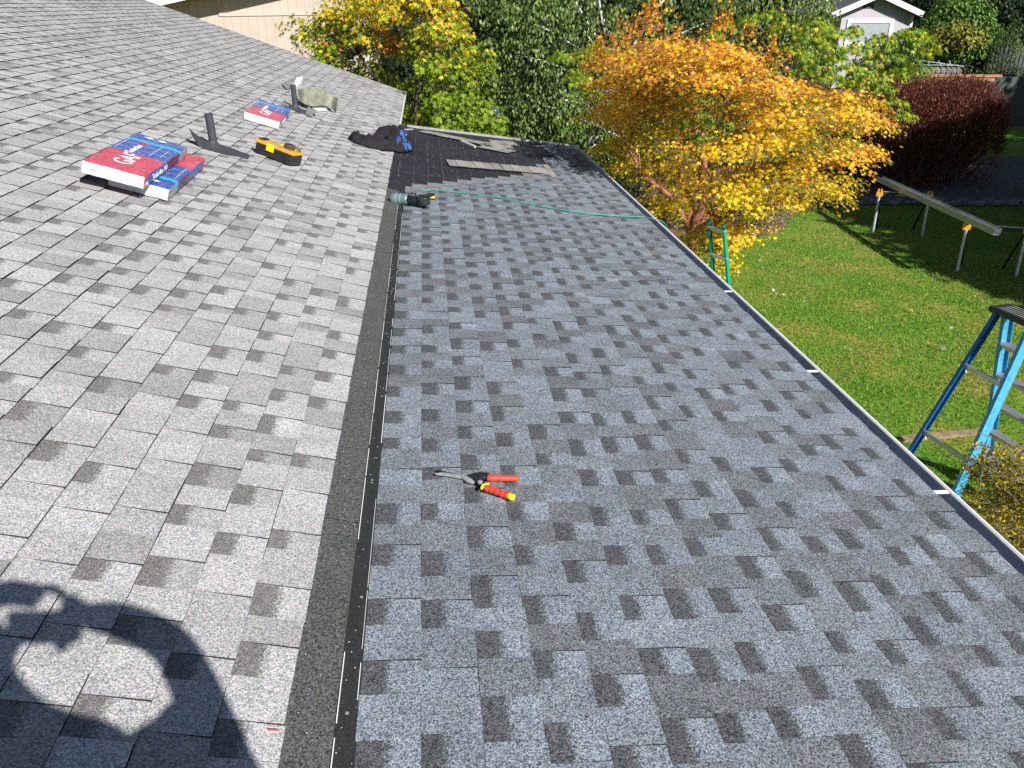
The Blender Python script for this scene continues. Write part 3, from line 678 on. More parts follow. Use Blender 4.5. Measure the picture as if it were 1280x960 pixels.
jb = [hitroof(*q) for q in Z6([(112, 240), (145, 222), (180, 240), (265, 262), (315, 262), (345, 232), (370, 195), (450, 182), (540, 190), (610, 190), (650, 215), (690, 265), (722, 295), (710, 318), (695, 328), (706, 352), (640, 368), (545, 358), (440, 352), (330, 328), (240, 302), (150, 268)])]
jb2 = [hitroof(*q) for q in Z6([(578, 250), (650, 255), (662, 320), (690, 352), (640, 365), (555, 345), (552, 315), (590, 300)])]
def jh(x, y, d):
    v = Vector((x * 5.5, y * 3.6, 1)); w = Vector((mnoise.noise(v * 1.3), mnoise.noise(v * 1.3 + Vector((7, 1, 2))), 0)) * 1.1
    f = abs(mnoise.noise((v + w) * 1.5)); f2 = abs(mnoise.noise((v * 2.6 + w * 2))); f3 = abs(mnoise.noise(v * 6 + w * 3))
    body = 1 if x > -.60 else .50
    base = .10 * body * (1 - math.exp(-d / .05))
    cr = (1 - min(1, f * 4)) ** 2; cr2 = (1 - min(1, f2 * 3.5)) ** 2; cr3 = (1 - min(1, f3 * 3)) ** 2
    return base * (1 - .9 * cr) * (1 - .5 * cr2) + (.022 * (1 - cr3) + .02 * f2) * min(1, d / .03) + .006
jk = heap('jacket', [(p_.x, p_.y) for p_ in jb], jh, lambda x, y: 1 if in_poly(x, y, [(q.x, q.y) for q in jb2]) and mnoise.noise(Vector((x * 26, y * 13, 7))) > .02 else 0, [M_CLOTH, M_CLOTHB], step=.014)
tag(jk, 'crumpled black jacket with a bright blue print, dropped where the two roofs meet', 'jacket')

# coil nailer with its hose
c = onR(513, 250, .05); d = onR(537, 252) - onR(490, 246); ang = math.atan2(d.y, d.x)
ng = empty('nail_gun', (0, 0, 0), 0, 'teal and black coil nail gun lying at the top of the transition strip', 'nail gun'); ng.matrix_world = Matrix.Translation(Vector((c.x, c.y, roof_z(c.x) + .055))) @ Matrix.Rotation(ang - .12, 4, 'Z')
mb = MB(); mb.tube([(-.165, 0, .0), (-.160, 0, .0), (-.145, 0, 0), (-.03, 0, 0), (-.02, 0, 0)], [.030, .040, .046, .044, .038], 18); mb.build('cylinder', M_TEAL, ng, smooth=False)
for x in (-.12, -.085): MB().tube([(x, 0, 0), (x + .010, 0, 0)], .0475, 18).build('band', M_STEEL, ng)
MB().tube([(-.02, 0, 0), (.09, -.02, -.008), (.15, -.03, -.02)], [.038, .032, .022], 12).build('housing', M_DSTEEL, ng)
mb = MB(); mb.lathe((.11, -.01, -.035), [(0, 0), (.055, 0), (.058, .01), (.058, .055), (.05, .065), (0, .065)], 16); mb.build('coil_magazine', M_BLK, ng)
mb = MB(); mb.bar((.02, .0, .01), (.07, .13, -.005), .034, .04); mb.bar((.07, .13, -.005), (.12, .14, -.01), .03, .034); mb.build('handle', M_BRN, ng, bevel=.006)
MB().bar((.135, -.04, .03), (.17, .06, .035), .02, .05).build('guard', M_DSTEEL, ng, bevel=.003)
mb = MB()
for i in range(16):
    a = random.uniform(0, 6.28); q = Vector((.06 + random.uniform(-.05, .1), random.uniform(-.05, .06), random.uniform(-.02, .04))); mb.bar(q, q + Vector((math.cos(a), math.sin(a), random.uniform(-.3, .5))) * .05, .008, .011)
mb.build('fitting', M_DSTEEL, ng)
MB().tube([(.13, .14, -.01), (.165, .145, -.012)], .012, 10).build('coupler', M_YELB, ng)
def at_h(px, py, z): return onR(px, py, z)
hp = [(535, 238.5), (545, 237), (560, 239), (590, 242), (615, 245.5), (645, 251.5), (675, 257.5), (700, 262), (730, 266.5), (760, 269), (785, 270.5), (805, 271.5), (818, 274)]
pts = [onR(x, y, .017) for x, y in hp]
last = pts[-1]; pts += [Vector((2.33, last.y + .05, -.31)), Vector((2.40, last.y + .1, -.42)), Vector((2.43, last.y + .12, -.8)), Vector((2.5, last.y + .3, -1.8)), Vector((2.7, last.y + .6, -2.5)), Vector((3.1, last.y + .4, -2.63)), Vector((3.6, last.y - .6, -2.63))]
tag(MB().tube(smooth_path(pts), .0046, 8).build('air_hose', M_HOSE, smooth=True), 'green air hose running from the nail gun over the gutter', 'hose')

# tin snips
sn = empty('tin_snips', (0, 0, 0), 0, 'tin snips with red and yellow handles lying open on the lower roof', 'snips')
def snp(px, py, h=.016): return onR(px, py, h)
Zs = lambda pts: [(520 + x / 8, 560 + y / 8) for x, y in pts]
def flat(name, pts, mat, z0, z1, bev=.002, parent=sn):
    P = [onR(x, y, z0) for x, y in Zs(pts)]; Q = [p_ + Vector((math.sin(BE), 0, math.cos(BE))) * (z1 - z0) for p_ in P]; n = len(P); mb = MB()
    area = sum(P[i].x * P[(i + 1) % n].y - P[(i + 1) % n].x * P[i].y for i in range(n))
    if area < 0: P = P[::-1]; Q = Q[::-1]
    mb.add([*P, *Q], [tuple(reversed(range(n))), tuple(range(n, 2 * n))] + [(i, (i + 1) % n, n + (i + 1) % n, n + i) for i in range(n)])
    return mb.build(name, mat, parent, bevel=bev)
flat('blade', [(192, 272), (255, 262), (370, 275), (470, 290), (520, 300), (560, 330), (585, 358), (560, 362), (500, 345), (455, 312), (330, 290)], M_STEEL, .013, .022, .0015)
flat('blade', [(212, 228), (300, 250), (420, 272), (480, 292), (455, 300), (370, 284), (260, 262), (214, 240)], M_DSTEEL, .012, .018, .001)
flat('pivot_arm', [(522, 298), (560, 282), (630, 270), (725, 275), (730, 320), (660, 325), (620, 345), (560, 325), (525, 315)], M_DSTEEL, .014, .028, .003)
flat('pivot_arm', [(560, 325), (620, 335), (665, 345), (700, 372), (690, 425), (660, 412), (625, 380), (590, 362)], M_DSTEEL, .013, .026, .003)
cc = onR(*Zs([(640, 340)])[0], .028); MB().lathe(cc, [(.009, -.004), (.009, .003), (.006, .005), (0, .005)], 12).build('pivot_bolt', M_STEEL, sn)
def grip(name, path, rads, mat, ribs=0, z=.022):
    pts = [onR(x, y, z) for x, y in Zs(path)]; mb = MB(); sp_ = smooth_path(pts, 6); m_ = len(sp_)
    rr = []
    for i in range(m_):
        t = i / (m_ - 1) * (len(rads) - 1); k = min(int(t), len(rads) - 2); r = rads[k] + (rads[k + 1] - rads[k]) * (t - k)
        if ribs: r *= 1 + .08 * math.sin(i / m_ * ribs * 2 * PI)
        rr.append(r)
    mb.tube(sp_, rr, 12); return mb.build(name, mat, sn, smooth=True)
grip('grip', [(712, 297), (740, 300), (800, 300), (880, 303), (960, 305), (1020, 305), (1038, 306)], [.011, .0125, .0125, .012, .0115, .009, .003], M_RED)
grip('grip', [(680, 408), (710, 405), (760, 418), (820, 442), (880, 466), (935, 484)], [.010, .0135, .0135, .013, .0125, .011], M_RED, ribs=6)
grip('grip_collar', [(655, 408), (668, 382), (700, 368), (728, 366)], [.005, .007, .007, .005], M_YELB, z=.027)
grip('grip_end', [(925, 478), (955, 492), (980, 494), (990, 496)], [.0118, .0125, .011, .005], M_YELB)

# loose shingle lengths on the underlayment
def strips(n, a, b_, w, label, tone, k=0, name='loose_shingle'):
    """a strip made of n shingle tabs laid end to end from pixel a to pixel b"""
    A, B = onR(*a, .006), onR(*b_, .006); d = (B - A); L = d.length; d.normalize(); up = Vector((math.sin(BE), 0, math.cos(BE))); e = up.cross(d)
    V = []; F = []; M = []; C = []; x = 0
    for i in range(n):
        l = L / n; t = tone(); z = .004 + (.003 if i % 2 else 0)
        P4 = [A + d * x, A + d * (x + l - .002), A + d * (x + l - .002) + e * w, A + d * x + e * w]; q = len(V)
        V += [p_ + up * z for p_ in P4] + [p_ - up * .001 for p_ in P4]; C += [(*t, 0.0)] * 8
        F += [tuple(q + j for j in f) for f in ((0, 1, 2, 3), (4, 5, 1, 0), (5, 6, 2, 1), (6, 7, 3, 2), (7, 4, 0, 3))]; M += [0, 1, 1, 1, 1]; x += l
    return tag(tinted(name, V, F, M, C, [M_SR, M_EDGE], None), label, 'loose shingle', 'loose shingles lying on the bare underlayment')
tl = lambda: (lambda g: (g, g * .99, g * .93))(random.uniform(.25, .33))
strips(6, (562, 207.5), (630, 213.2), .36, 'long pale strip of shingle laid across the bare underlayment, its tapered end toward the jacket', tl)
strips(5, (631, 213.3), (690, 218.5), .36, 'second pale strip of shingle that continues the long one toward the gutter', tl)
strips(7, (522, 164.5), (612, 183.0), .20, 'narrow pale strip of shingle lying along the far edge of the lower roof', tl)
strips(3, (596, 184), (634, 191.5), .30, 'front shingle of the fanned heap on the underlayment', tl)
strips(3, (602, 182.5), (643, 186), .34, 'shingle in the middle of the fanned heap on the underlayment', tl)
strips(2, (618, 180.5), (650, 183), .34, 'topmost shingle of the fanned heap on the underlayment', tl)
strips(2, (697, 222), (685, 206.5), .07, 'thin starter strip standing beside the end of the long pale strips', tl)
tag(MB().tube([onR(577, 176.5, .05), onR(594, 183.5, .03)], [.022, .018], 10).build('shingle_roll', M_DRIP), 'small rolled scrap beside the fanned heap of shingles', 'rolled scrap')
tag(MB().box((0, 0, 0), (.18, .05, .008), 0, roofT(onR(506, 163), .9, True)).build('wood_shim', M_DRIP), 'small pale sliver on the underlayment near the jacket', 'sliver')
tag(MB().bar(onL(336, 912, .012), onL(349, 912.5, .012), .002, .003).build('chalk_mark', M_RED), 'short red chalk mark at the shingle edge near the shadow', 'mark')

# ------------------------------------------------------------------ step ladder (blue)
def channel(mb, p_, q, w, d, t, side, m=0):
    """C-section rail: web + two flanges; side = outward normal of the web"""
    p_, q = Vector(p_), Vector(q); a = (q - p_).normalized(); s = Vector(side); s = (s - a * s.dot(a)).normalized(); x = a.cross(s)
    mb.bar(p_, q, t, w, m, side=s)
    for k in (-1, 1): mb.bar(p_ + x * (k * (w / 2 - t / 2)) - s * (d / 2 + t / 2), q + x * (k * (w / 2 - t / 2)) - s * (d / 2 + t / 2), d, t, m, side=s)
lz, lph, lrear, lfront, lw, lfl = -.832, -1.41403, .57198, .4510, .3589, .1679
lc = Vector((4.82808588, 5.63452483, lz)); ld = Vector((math.cos(lph), math.sin(lph), 0)); le = Vector((ld.y, -ld.x, 0)) * -1
if le.x > 0: le = -le
LH = Vector((0, 0, lz - GROUND))
lad = empty('step_ladder', (lc.x, lc.y, GROUND), 0, 'blue fibreglass step ladder with a black top standing on the lawn by the gutter', 'step ladder')
def loc(o, root=lad): o.matrix_parent_inverse = Matrix.Translation(-Vector(root.location)); return o
r1t, r1b = lc, lc + le * lrear - ld * lfl - LH; r3t, r3b = lc + ld * lw, lc + ld * lw + le * lrear + ld * lfl - LH
ft = lc - le * .08 + ld * .02; f1b = ft - le * lfront - ld * lfl - LH; f2t = ft + ld * (lw - .04); f2b = f2t - le * lfront + ld * lfl - LH
for nm, a, b_, w, mt, sd in (('rear_rail', r1t, r1b, .060, M_DBLUE, -ld), ('rear_rail', r3t, r3b, .085, M_LBLUE, ld), ('front_rail', ft, f1b, .105, M_LBLUE, -ld), ('front_rail', f2t, f2b, .105, M_LBLUE, ld)):
    mb = MB(); channel(mb, a, b_, w, .028, .005, sd); loc(mb.build(nm, mt, lad))
    loc(MB().bar(b_ - Vector((0, 0, 0)), b_ + Vector((0, 0, .05)), w * 1.1, .04, side=sd).build('foot', M_BLK, lad, bevel=.004))
for k in range(1, 6):
    t = k * .305 / (lz - GROUND); a = ft + (f1b - ft) * t; b_ = f2t + (f2b - f2t) * t
    mb = MB(); mb.bar(a, b_, .006, .085, side=(0, 0, 1)); mb.bar(a - Vector((0, 0, .014)) + le * .04, b_ - Vector((0, 0, .014)) + le * .04, .03, .004, side=(0, 0, 1)); mb.bar(a - Vector((0, 0, .014)) - le * .04, b_ - Vector((0, 0, .014)) - le * .04, .03, .004, side=(0, 0, 1))
    for j in range(5): q = le * (-.03 + j * .015) + Vector((0, 0, .004)); mb.bar(a + q, b_ + q, .003, .004, side=(0, 0, 1))
    loc(mb.build('step', M_ALU, lad))
for t in (.27, .62, .92):
    a = r1t + (r1b - r1t) * t; b_ = r3t + (r3b - r3t) * t; mb = MB(); mb.bar(a, b_, .045, .012, side=(0, 0, 1)); mb.bar(a + (b_ - a) * .02 , a + (b_ - a) * .1 - Vector((0, 0, .05)), .01, .01); loc(mb.build('brace', M_ALU, lad))
Tc = Matrix.Translation(lc - le * .05 + ld * lw / 2) @ Matrix.Rotation(lph, 4, 'Z')
mb = MB(); mb.box((-lw / 2 - .04, -.11, -.015), (lw / 2 + .04, .11, .035), 0, Tc)
cap = loc(mb.build('top_cap', M_BLK, lad, bevel=.012))
mb = MB()
for i in range(5): mb.box((-lw / 2 + .03, -.08 + i * .035, .0355), (lw / 2 - .02, -.065 + i * .035, .0385), 0, Tc)
loc(mb.build('tread_rib', M_GREYSC, lad))

# green ladder by the gutter, half inside the maple
gl = empty('green_ladder', (3.12, 7.35, GROUND), 0, 'green fibreglass ladder rising into the maple just past the gutter', 'ladder')
ga, gb = atY(891, 345, 7.4), atY(911, 345, 7.25); ga.z = GROUND; gb.z = GROUND
q0, q1 = atY(886, 285, 7.75), atY(903, 250, 7.6)
def ext(top, bot): d = (top - bot); return bot + d * 1.0
A0g = atY(891, 345, 7.5); B0g = atY(911.5, 352, 7.3); A1g = atY(886.5, 285, 7.9); B1g = atY(902.5, 250, 7.85)
dA = (A1g - A0g).normalized(); dB = (B1g - B0g).normalized(); dM = (dA + dB).normalized()
fA = A0g - dM * ((A0g.z - GROUND) / dM.z); fB = B0g - dM * ((B0g.z - GROUND) / dM.z)
LT = 2.78; hd = (fB - fA).normalized()
for a in (fA, fB):
    mb = MB(); channel(mb, a, a + dM * LT, .042, .018, .005, hd if a is fB else -hd); o = mb.build('rail', M_LGREEN, gl); loc(o, gl)
for k in range(9):
    t = .25 + k * .305
    mb = MB(); mb.bar(fA + dM * t, fB + dM * t, .032, .045, side=(0, 0, 1)); loc(mb.build('rung', M_ALU, gl), gl)

# ------------------------------------------------------------------ sawhorses and the length of gutter on them
def sawhorse(pL, pR, label):
    a, b_ = Vector(pL), Vector(pR); d = (b_ - a); W = d.length; d.normalize(); n = Vector((-d.y, d.x, 0))
    if n.y < 0: n = -n
    H = .80; root = empty('sawhorse', ((a + b_) / 2).to_tuple(), math.atan2(d.y, d.x), label, 'sawhorse', 'folding sawhorses standing on the shaded lawn')
    lx = W / 2
    MB().box((-lx - .02, .10 - .02, H - .09), (lx + .02, .10 + .025, H - .02)).build('beam', M_BLK, root, bevel=.004)
    MB().box((-lx + .07, .095 - .022, H - .02), (lx - .07, .10 + .022, H - .012)).build('beam_cap', M_ALU, root)
    for s_ in (-1, 1):
        mb = MB(); x = s_ * lx
        mb.prism([(-.055, -.08), (.055, -.08), (.06, -.01), (.035, .06), (.012, .06), (.012, .0), (-.012, .0), (-.012, .06), (-.035, .06), (-.06, -.01)], -.035, .035, Matrix.Translation((x, .10, H - .03)) @ Matrix.Rotation(PI / 2, 4, 'X'))
        mb.build('bracket', M_ORY, root, bevel=.005)
        mb = MB(); mb.tube([(x, .075, H - .10), (x - .0 * s_, .0, 0.0)], .024, 8); mb.build('front_leg', M_LEGB, root)
        MB().tube([(x, .044, .38), (x, .040, .34)], .027, 8).build('leg_collar', M_TIMB, root)
        MB().tube([(x - .02 * s_, .12, H - .10), (x - .12 * s_, .42, 0.0)], .020, 8).build('rear_leg', M_BLK, root)
    return root
sawhorse((8.79, 14.36, GROUND), (9.59, 14.01, GROUND), 'farther sawhorse with orange yellow brackets in front of the dark red hedge')
sawhorse((8.91, 11.84, GROUND), (9.69, 11.47, GROUND), 'nearer sawhorse with orange yellow brackets at the right end of the loose gutter')
zt = GROUND + .80
ga_, gb_ = atZ(1098, 226, zt + .02), atZ(1246, 294, zt + .02)
d = (gb_ - ga_).normalized(); n_ = Vector((d.y, -d.x, 0)); up = Vector((0, 0, 1)); mb = MB()
pr = [(-.062, .10), (-.062, .0), (.035, .0), (.055, .03), (.058, .075), (.072, .10), (.060, .105), (.066, .098), (.053, .073), (.050, .033), (.032, .004), (-.058, .004), (-.058, .10)]
V = [q + n_ * (-x) + up * z for q in (ga_, gb_) for x, z in pr]; k = len(pr)
mb.add(V, [(i, (i + 1) % k, k + (i + 1) % k, k + i) for i in range(k)])
tag(mb.build('loose_gutter', M_GALV), 'long grey metal gutter trough lying across the two sawhorses', 'gutter length')
tb2 = atZ(1150, 243, zt); tag(MB().box((tb2.x - .22, tb2.y - .02, zt - .01), (tb2.x - .02, tb2.y + .09, zt + .03)).build('clamp_box', M_LEGB, None, bevel=.004), 'small pale blue box lying on the farther sawhorse', 'box')
pl = atZ(1128, 549, GROUND + .02); pr_ = atZ(1225, 540, GROUND + .02)
tag(MB().bar(pl, pr_, .035, .09, side=(0, 0, 1)).build('plank', M_PLANK), 'weathered plank lying in the grass behind the blue ladder', 'plank')

# ------------------------------------------------------------------ foliage
def rotframe(dirs, nrm):
    y = dirs / (np.linalg.norm(dirs, axis=1, keepdims=True) + 1e-9); z = nrm - (nrm * y).sum(1, keepdims=True) * y; z /= (np.linalg.norm(z, axis=1, keepdims=True) + 1e-9)
    x = np.cross(y, z); return x, y, z
def star(lobes=5, notch=.42, wid=1.0):
    pts = [(0, 0.05, 0)]; F = []
    ang = [-105, -78, -50, -27, 0, 27, 50, 78, 105][: 9] if lobes == 5 else None
    if lobes == 5:
        rad = [.55, .30, .85, .42, 1.0, .42, .85, .30, .55]
    else:
        ang = [-120, -102, -82, -62, -42, -22, 0, 22, 42, 62, 82, 102, 120]; rad = [.45, .2, .7, .24, .95, .27, 1.05, .27, .95, .24, .7, .2, .45]
    pts += [(r * math.sin(R(a)) * wid, .12 + r * math.cos(R(a)), .10 * r * abs(math.sin(R(a))) * -1) for a, r in zip(ang, rad)]
    n = len(ang); pts.append((0, -.18, 0)); e = len(pts) - 1
    F = [(0, i, i + 1) for i in range(1, n)]
    F = [tuple(f[::-1]) for f in F]
    return np.array(pts), F
T_MAPLE = star(5); T_PALM = star(7)
T_OV = (np.array([(0, 0, 0), (.30, .35, -.06), (.22, .72, -.05), (0, 1.05, .0), (-.22, .72, -.05), (-.30, .35, -.06), (0, .5, .05)]), [(0, 1, 6, 5), (1, 2, 3, 6), (5, 6, 3, 4)])
T_LANCE = (np.array([(0, 0, 0), (.13, .45, 0), (0, 1.0, 0), (-.13, .45, 0)]), [(0, 1, 2, 3)])
T_BLADE = (np.array([(-.06, 0, 0), (.06, 0, 0), (0.02, 1.0, .25)]), [(0, 1, 2)])
T_FROND = (np.array([(0, 0, 0), (.16, .3, 0), (.05, .45, .02), (.14, .7, 0), (0, 1.05, 0), (-.14, .7, 0), (-.05, .45, .02), (-.16, .3, 0)]), [(0, 1, 2, 6, 7), (2, 3, 4, 5, 6)])
def leafmesh(name, P, D, Nn, size, col, tpl, mat, parent=None):
    tv, tf = tpl; n = len(P); k = len(tv); x, y, z = rotframe(D, Nn)
    V = P[:, None, :] + size[:, None, None] * (tv[None, :, 0:1] * x[:, None, :] + tv[None, :, 1:2] * y[:, None, :] + tv[None, :, 2:3] * z[:, None, :])
    ls = [len(f) for f in tf]; flat_ = np.array([i for f in tf for i in f]); nl = len(flat_)
    L = (flat_[None, :] + np.arange(n)[:, None] * k).ravel(); starts = np.concatenate([[0], np.cumsum(ls)[:-1]]); ST = (starts[None, :] + np.arange(n)[:, None] * nl).ravel()
    me = bpy.data.meshes.new(name); me.vertices.add(n * k); me.vertices.foreach_set('co', V.astype(np.float32).ravel())
    me.loops.add(len(L)); me.loops.foreach_set('vertex_index', L.astype(np.int32)); me.polygons.add(n * len(tf))
    me.polygons.foreach_set('loop_start', ST.astype(np.int32)); me.polygons.foreach_set('loop_total', np.tile(ls, n).astype(np.int32))
    me.update(calc_edges=True); me.validate()
    at = me.color_attributes.new('tint', 'FLOAT_COLOR', 'POINT'); c4 = np.ones((n, k, 4), np.float32); c4[:, :, :3] = col[:, None, :]; at.data.foreach_set('color', c4.ravel())
    me.materials.append(mat); o = bpy.data.objects.new(name, me); link(o, parent); o['kind'] = 'stuff'; return o
def rnd_dirs(n, zbias=0.0, zs=1.0):
    d = RNG.normal(size=(n, 3)); d[:, 2] = d[:, 2] * zs + zbias; return d / np.linalg.norm(d, axis=1, keepdims=True)
def pick(pal, n, w=None, jit=.15):
    pal = np.array(pal); i = RNG.choice(len(pal), n, p=w); return np.clip(pal[i] * (1 + jit * RNG.normal(size=(n, 1))), .004, 1)
def limb(mb, a, b_, r0, r1, sag=.1, n=6, wob=.06, m=0, sides=7):
    a, b_ = Vector(a), Vector(b_); L = (b_ - a).length; pts = []
    for i in range(n + 1):
        t = i / n; p_ = a.lerp(b_, t); p_.z += sag * L * math.sin(PI * t)
        w = wob * L * math.sin(PI * t); p_ += Vector((mnoise.noise(a * 3 + Vector((t * 3, 0, 0))), mnoise.noise(a * 3 + Vector((0, t * 3, 5))), 0)) * w; pts.append(p_)
    mb.tube(pts, [r0 + (r1 - r0) * (i / n) for i in range(n + 1)], sides, m, cap=True); return pts
def pads_in(center, rad, n, mind, test=None, shell=.45, tries=6000):
    out = []; c = np.array(center)
    for _ in range(tries):
        u = RNG.normal(size=3); u /= np.linalg.norm(u); r = RNG.uniform(shell, 1) ** .6; p_ = c + u * r * np.array(rad)
        if test and not test(p_): continue
        if all(np.linalg.norm((p_ - q) / 1.0) > mind for q in out): out.append(p_)
        if len(out) >= n: break
    return out
def root_for(name, base, label, cat, group=None): return empty(name, base, 0, label, cat, group)
def crown_leaves(pads, pr_, pz, per, droop=.3, edge=True, out=.5, center=None, nj=.45):
    """leaf positions on soft flattened pads; returns P, D, N"""
    P = []; D = []; Nn = []
    for c in pads:
        n = per if np.isscalar(per) else int(per[0] + RNG.random() * (per[1] - per[0]))
        a = RNG.uniform(0, 2 * PI, n); r = np.sqrt(RNG.random(n)); s_ = RNG.uniform(.75, 1.25)
        x = np.cos(a) * r; y = np.sin(a) * r; z = (1 - r ** 2) * .7 - .35 + RNG.normal(size=n) * .28
        # break the pad into twigs: snap toward a few spokes
        k = RNG.integers(7, 12); sp_ = RNG.uniform(0, 2 * PI, k); j = RNG.integers(0, k, n); aa = sp_[j] + RNG.normal(size=n) * .22; f = RNG.random(n) < .7
        x = np.where(f, np.cos(aa) * r, x); y = np.where(f, np.sin(aa) * r, y)
        p_ = np.stack([x * pr_ * s_, y * pr_ * s_, z * pz * s_], 1); P.append(p_ + np.array(c))
        d = np.stack([x, y, -droop - .8 * r * droop + 0 * x], 1) + RNG.normal(size=(n, 3)) * .45; D.append(d)
        nn = np.stack([x * .5, y * .5, np.ones(n)], 1) + RNG.normal(size=(n, 3)) * nj
        if center is not None: o_ = (np.array(c) - np.array(center)); o_ /= np.linalg.norm(o_) + 1e-6; nn += o_[None, :] * out
        Nn.append(nn)
    return np.concatenate(P), np.concatenate(D), np.concatenate(Nn)
def rel(o, root): o.matrix_parent_inverse = Matrix.Translation(-Vector(root.location)); return o

# --- golden maple
mbase = Vector((3.75, 10.2, GROUND)); mt = root_for('golden_maple', mbase, 'golden orange maple spreading beside the far end of the gutter', 'maple tree')
sil = [(716, 118), (735, 85), (768, 62), (800, 45), (812, 20), (832, 55), (868, 66), (905, 40), (925, 50), (950, 85), (985, 92), (1015, 108), (1050, 100), (1085, 110), (1108, 135), (1104, 165), (1086, 200), (1062, 222), (1052, 262), (1000, 258), (960, 278), (935, 298), (905, 318), (888, 352), (862, 312), (835, 285), (800, 262), (765, 222), (724, 180)]
def tst(p_):
    px, py, z = proj(p_)
    return in_poly(px, py, sil) and dist_poly(px, py, sil) > 13 and p_[0] > 2.55 + .12 and p_[2] > -2.0 and not (p_[0] < 2.9 and p_[1] < 11.4 and p_[2] < .0)
mc = (4.2, 9.9, -.35)
mp = pads_in(mc, (2.5, 2.5, 1.95), 150, .42, tst, shell=.45) + [np.array(v) for v in ((2.95, 8.7, .75), (2.8, 9.2, .55), (3.2, 8.4, .95), (2.75, 9.6, .5), (3.3, 8.9, 1.0), (2.85, 10.1, .45), (2.45, 9.0, .85), (2.6, 8.6, .85), (2.75, 8.2, .82), (2.9, 7.8, .8), (2.55, 9.5, .9), (2.45, 9.9, .85), (2.9, 8.5, 1.05), (3.1, 7.9, 1.0), (2.6, 10.3, .8))]
plume = [np.array(atY(x, y, Y)) for x, y, Y in ((775, 50, 9.6), (790, 40, 9.8), (808, 24, 9.9), (815, 12, 9.9), (822, 34, 9.7), (845, 48, 10), (900, 36, 10), (908, 24, 10), (935, 44, 10), (965, 62, 10.2), (980, 78, 10.3), (752, 62, 9.8), (740, 80, 10))]
P, D, Nn = crown_leaves(mp, .42, .14, (330, 520), .35, center=mc, nj=.28)
P2, D2, N2 = crown_leaves(plume, .10, .30, (70, 120), -.5, center=mc, nj=.5); P = np.concatenate([P, P2]); D = np.concatenate([D, D2]); Nn = np.concatenate([Nn, N2])
ok = np.array([not (p_[0] < 2.42 and p_[1] < 11.3 and p_[2] < .25) and not (p_[1] < 10.1 and abs(proj(p_)[0] - (876 - abs(proj(p_)[1] - 235) * .12)) < 17 and 185 < proj(p_)[1] < 305 and RNG.random() < .5) for p_ in P]); P, D, Nn = P[ok], D[ok], Nn[ok]
n = len(P); hz = (P[:, 2] + 1.75) / 3.0 + RNG.normal(size=n) * .15 + .5 * np.array([mnoise.noise(Vector(p_ * .9)) for p_ in P])
yl = pick([(.88, .60, .02), (.92, .66, .035), (.80, .58, .02), (.62, .54, .03)], n); og = pick([(.84, .44, .03), (.68, .28, .04), (.88, .50, .04), (.80, .48, .09)], n)
mixf = (hz > .62)[:, None] & (RNG.random((n, 1)) < .72); mixf |= RNG.random((n, 1)) < .14
col = np.where(mixf, og, yl)
grn = RNG.random(n) < np.clip(.55 - hz, 0, .5) * .7; col[grn] = pick([(.22, .26, .02), (.30, .30, .02)], int(grn.sum()))
ng2 = np.array([mnoise.noise(Vector(p_ * 1.3 + 9)) for p_ in P]); ol = (ng2 > .12) & (RNG.random(n) < np.clip((ng2 - .05) * 4, 0, .8)) & (P[:, 2] < .8); col[ol] = pick([(.20, .21, .02), (.36, .27, .03), (.30, .16, .03), (.13, .15, .015)], int(ol.sum()))
rdm = (hz > .85) & (RNG.random(n) < .35); col[rdm] = pick([(.52, .17, .04), (.60, .24, .05)], int(rdm.sum()))
rel(leafmesh('crown', P, D, Nn, RNG.uniform(.022, .050, n), col, T_MAPLE, M_LEAF, mt), mt)
tk = MB(); fork = [atY(868, 262, 10.7), atY(858, 240, 10.75), atY(884, 205, 10.6)]
st0 = atY(866, 300, 10.7); limb(tk, mbase, st0, .11, .085, 0, wob=.02)
l1_ = limb(tk, st0, atY(880, 218, 10.5), .075, .05, 0, wob=.10); l2_ = limb(tk, atY(880, 218, 10.5), atY(878, 165, 10.4), .045, .028, 0); l3_ = limb(tk, st0, atY(852, 210, 10.7), .06, .035, 0, wob=.1)
l4_ = limb(tk, atY(868, 285, 10.7), atY(950, 235, 11.0), .055, .035, .05); l5_ = limb(tk, atY(866, 288, 10.7), atY(800, 215, 10.8), .05, .03, .06); l6_ = limb(tk, st0, atY(895, 280, 9.6), .05, .03, .1)
l7_ = limb(tk, atY(878, 165, 10.4), atY(960, 65, 10.6), .03, .012, .02); l8_ = limb(tk, atY(880, 200, 10.5), atY(830, 40, 10.5), .035, .010, .02)
nodes = l1_[2:] + l2_ + l3_[2:] + l4_ + l5_ + l6_ + l7_ + l8_
for q in mp + plume:
    q = Vector(q); c = min(nodes, key=lambda v: (v - q).length + max(0, v.z - q.z) * .8); limb(tk, c, q, .014, .004, .06, n=4, wob=.12, sides=5)
    for j in range(3): limb(tk, q, q + Vector((random.uniform(-.35, .35), random.uniform(-.35, .35), random.uniform(-.05, .12))), .004, .0015, 0, n=2, sides=4)
rel(tk.build('trunk', M_BARKR, mt, smooth=True), mt)

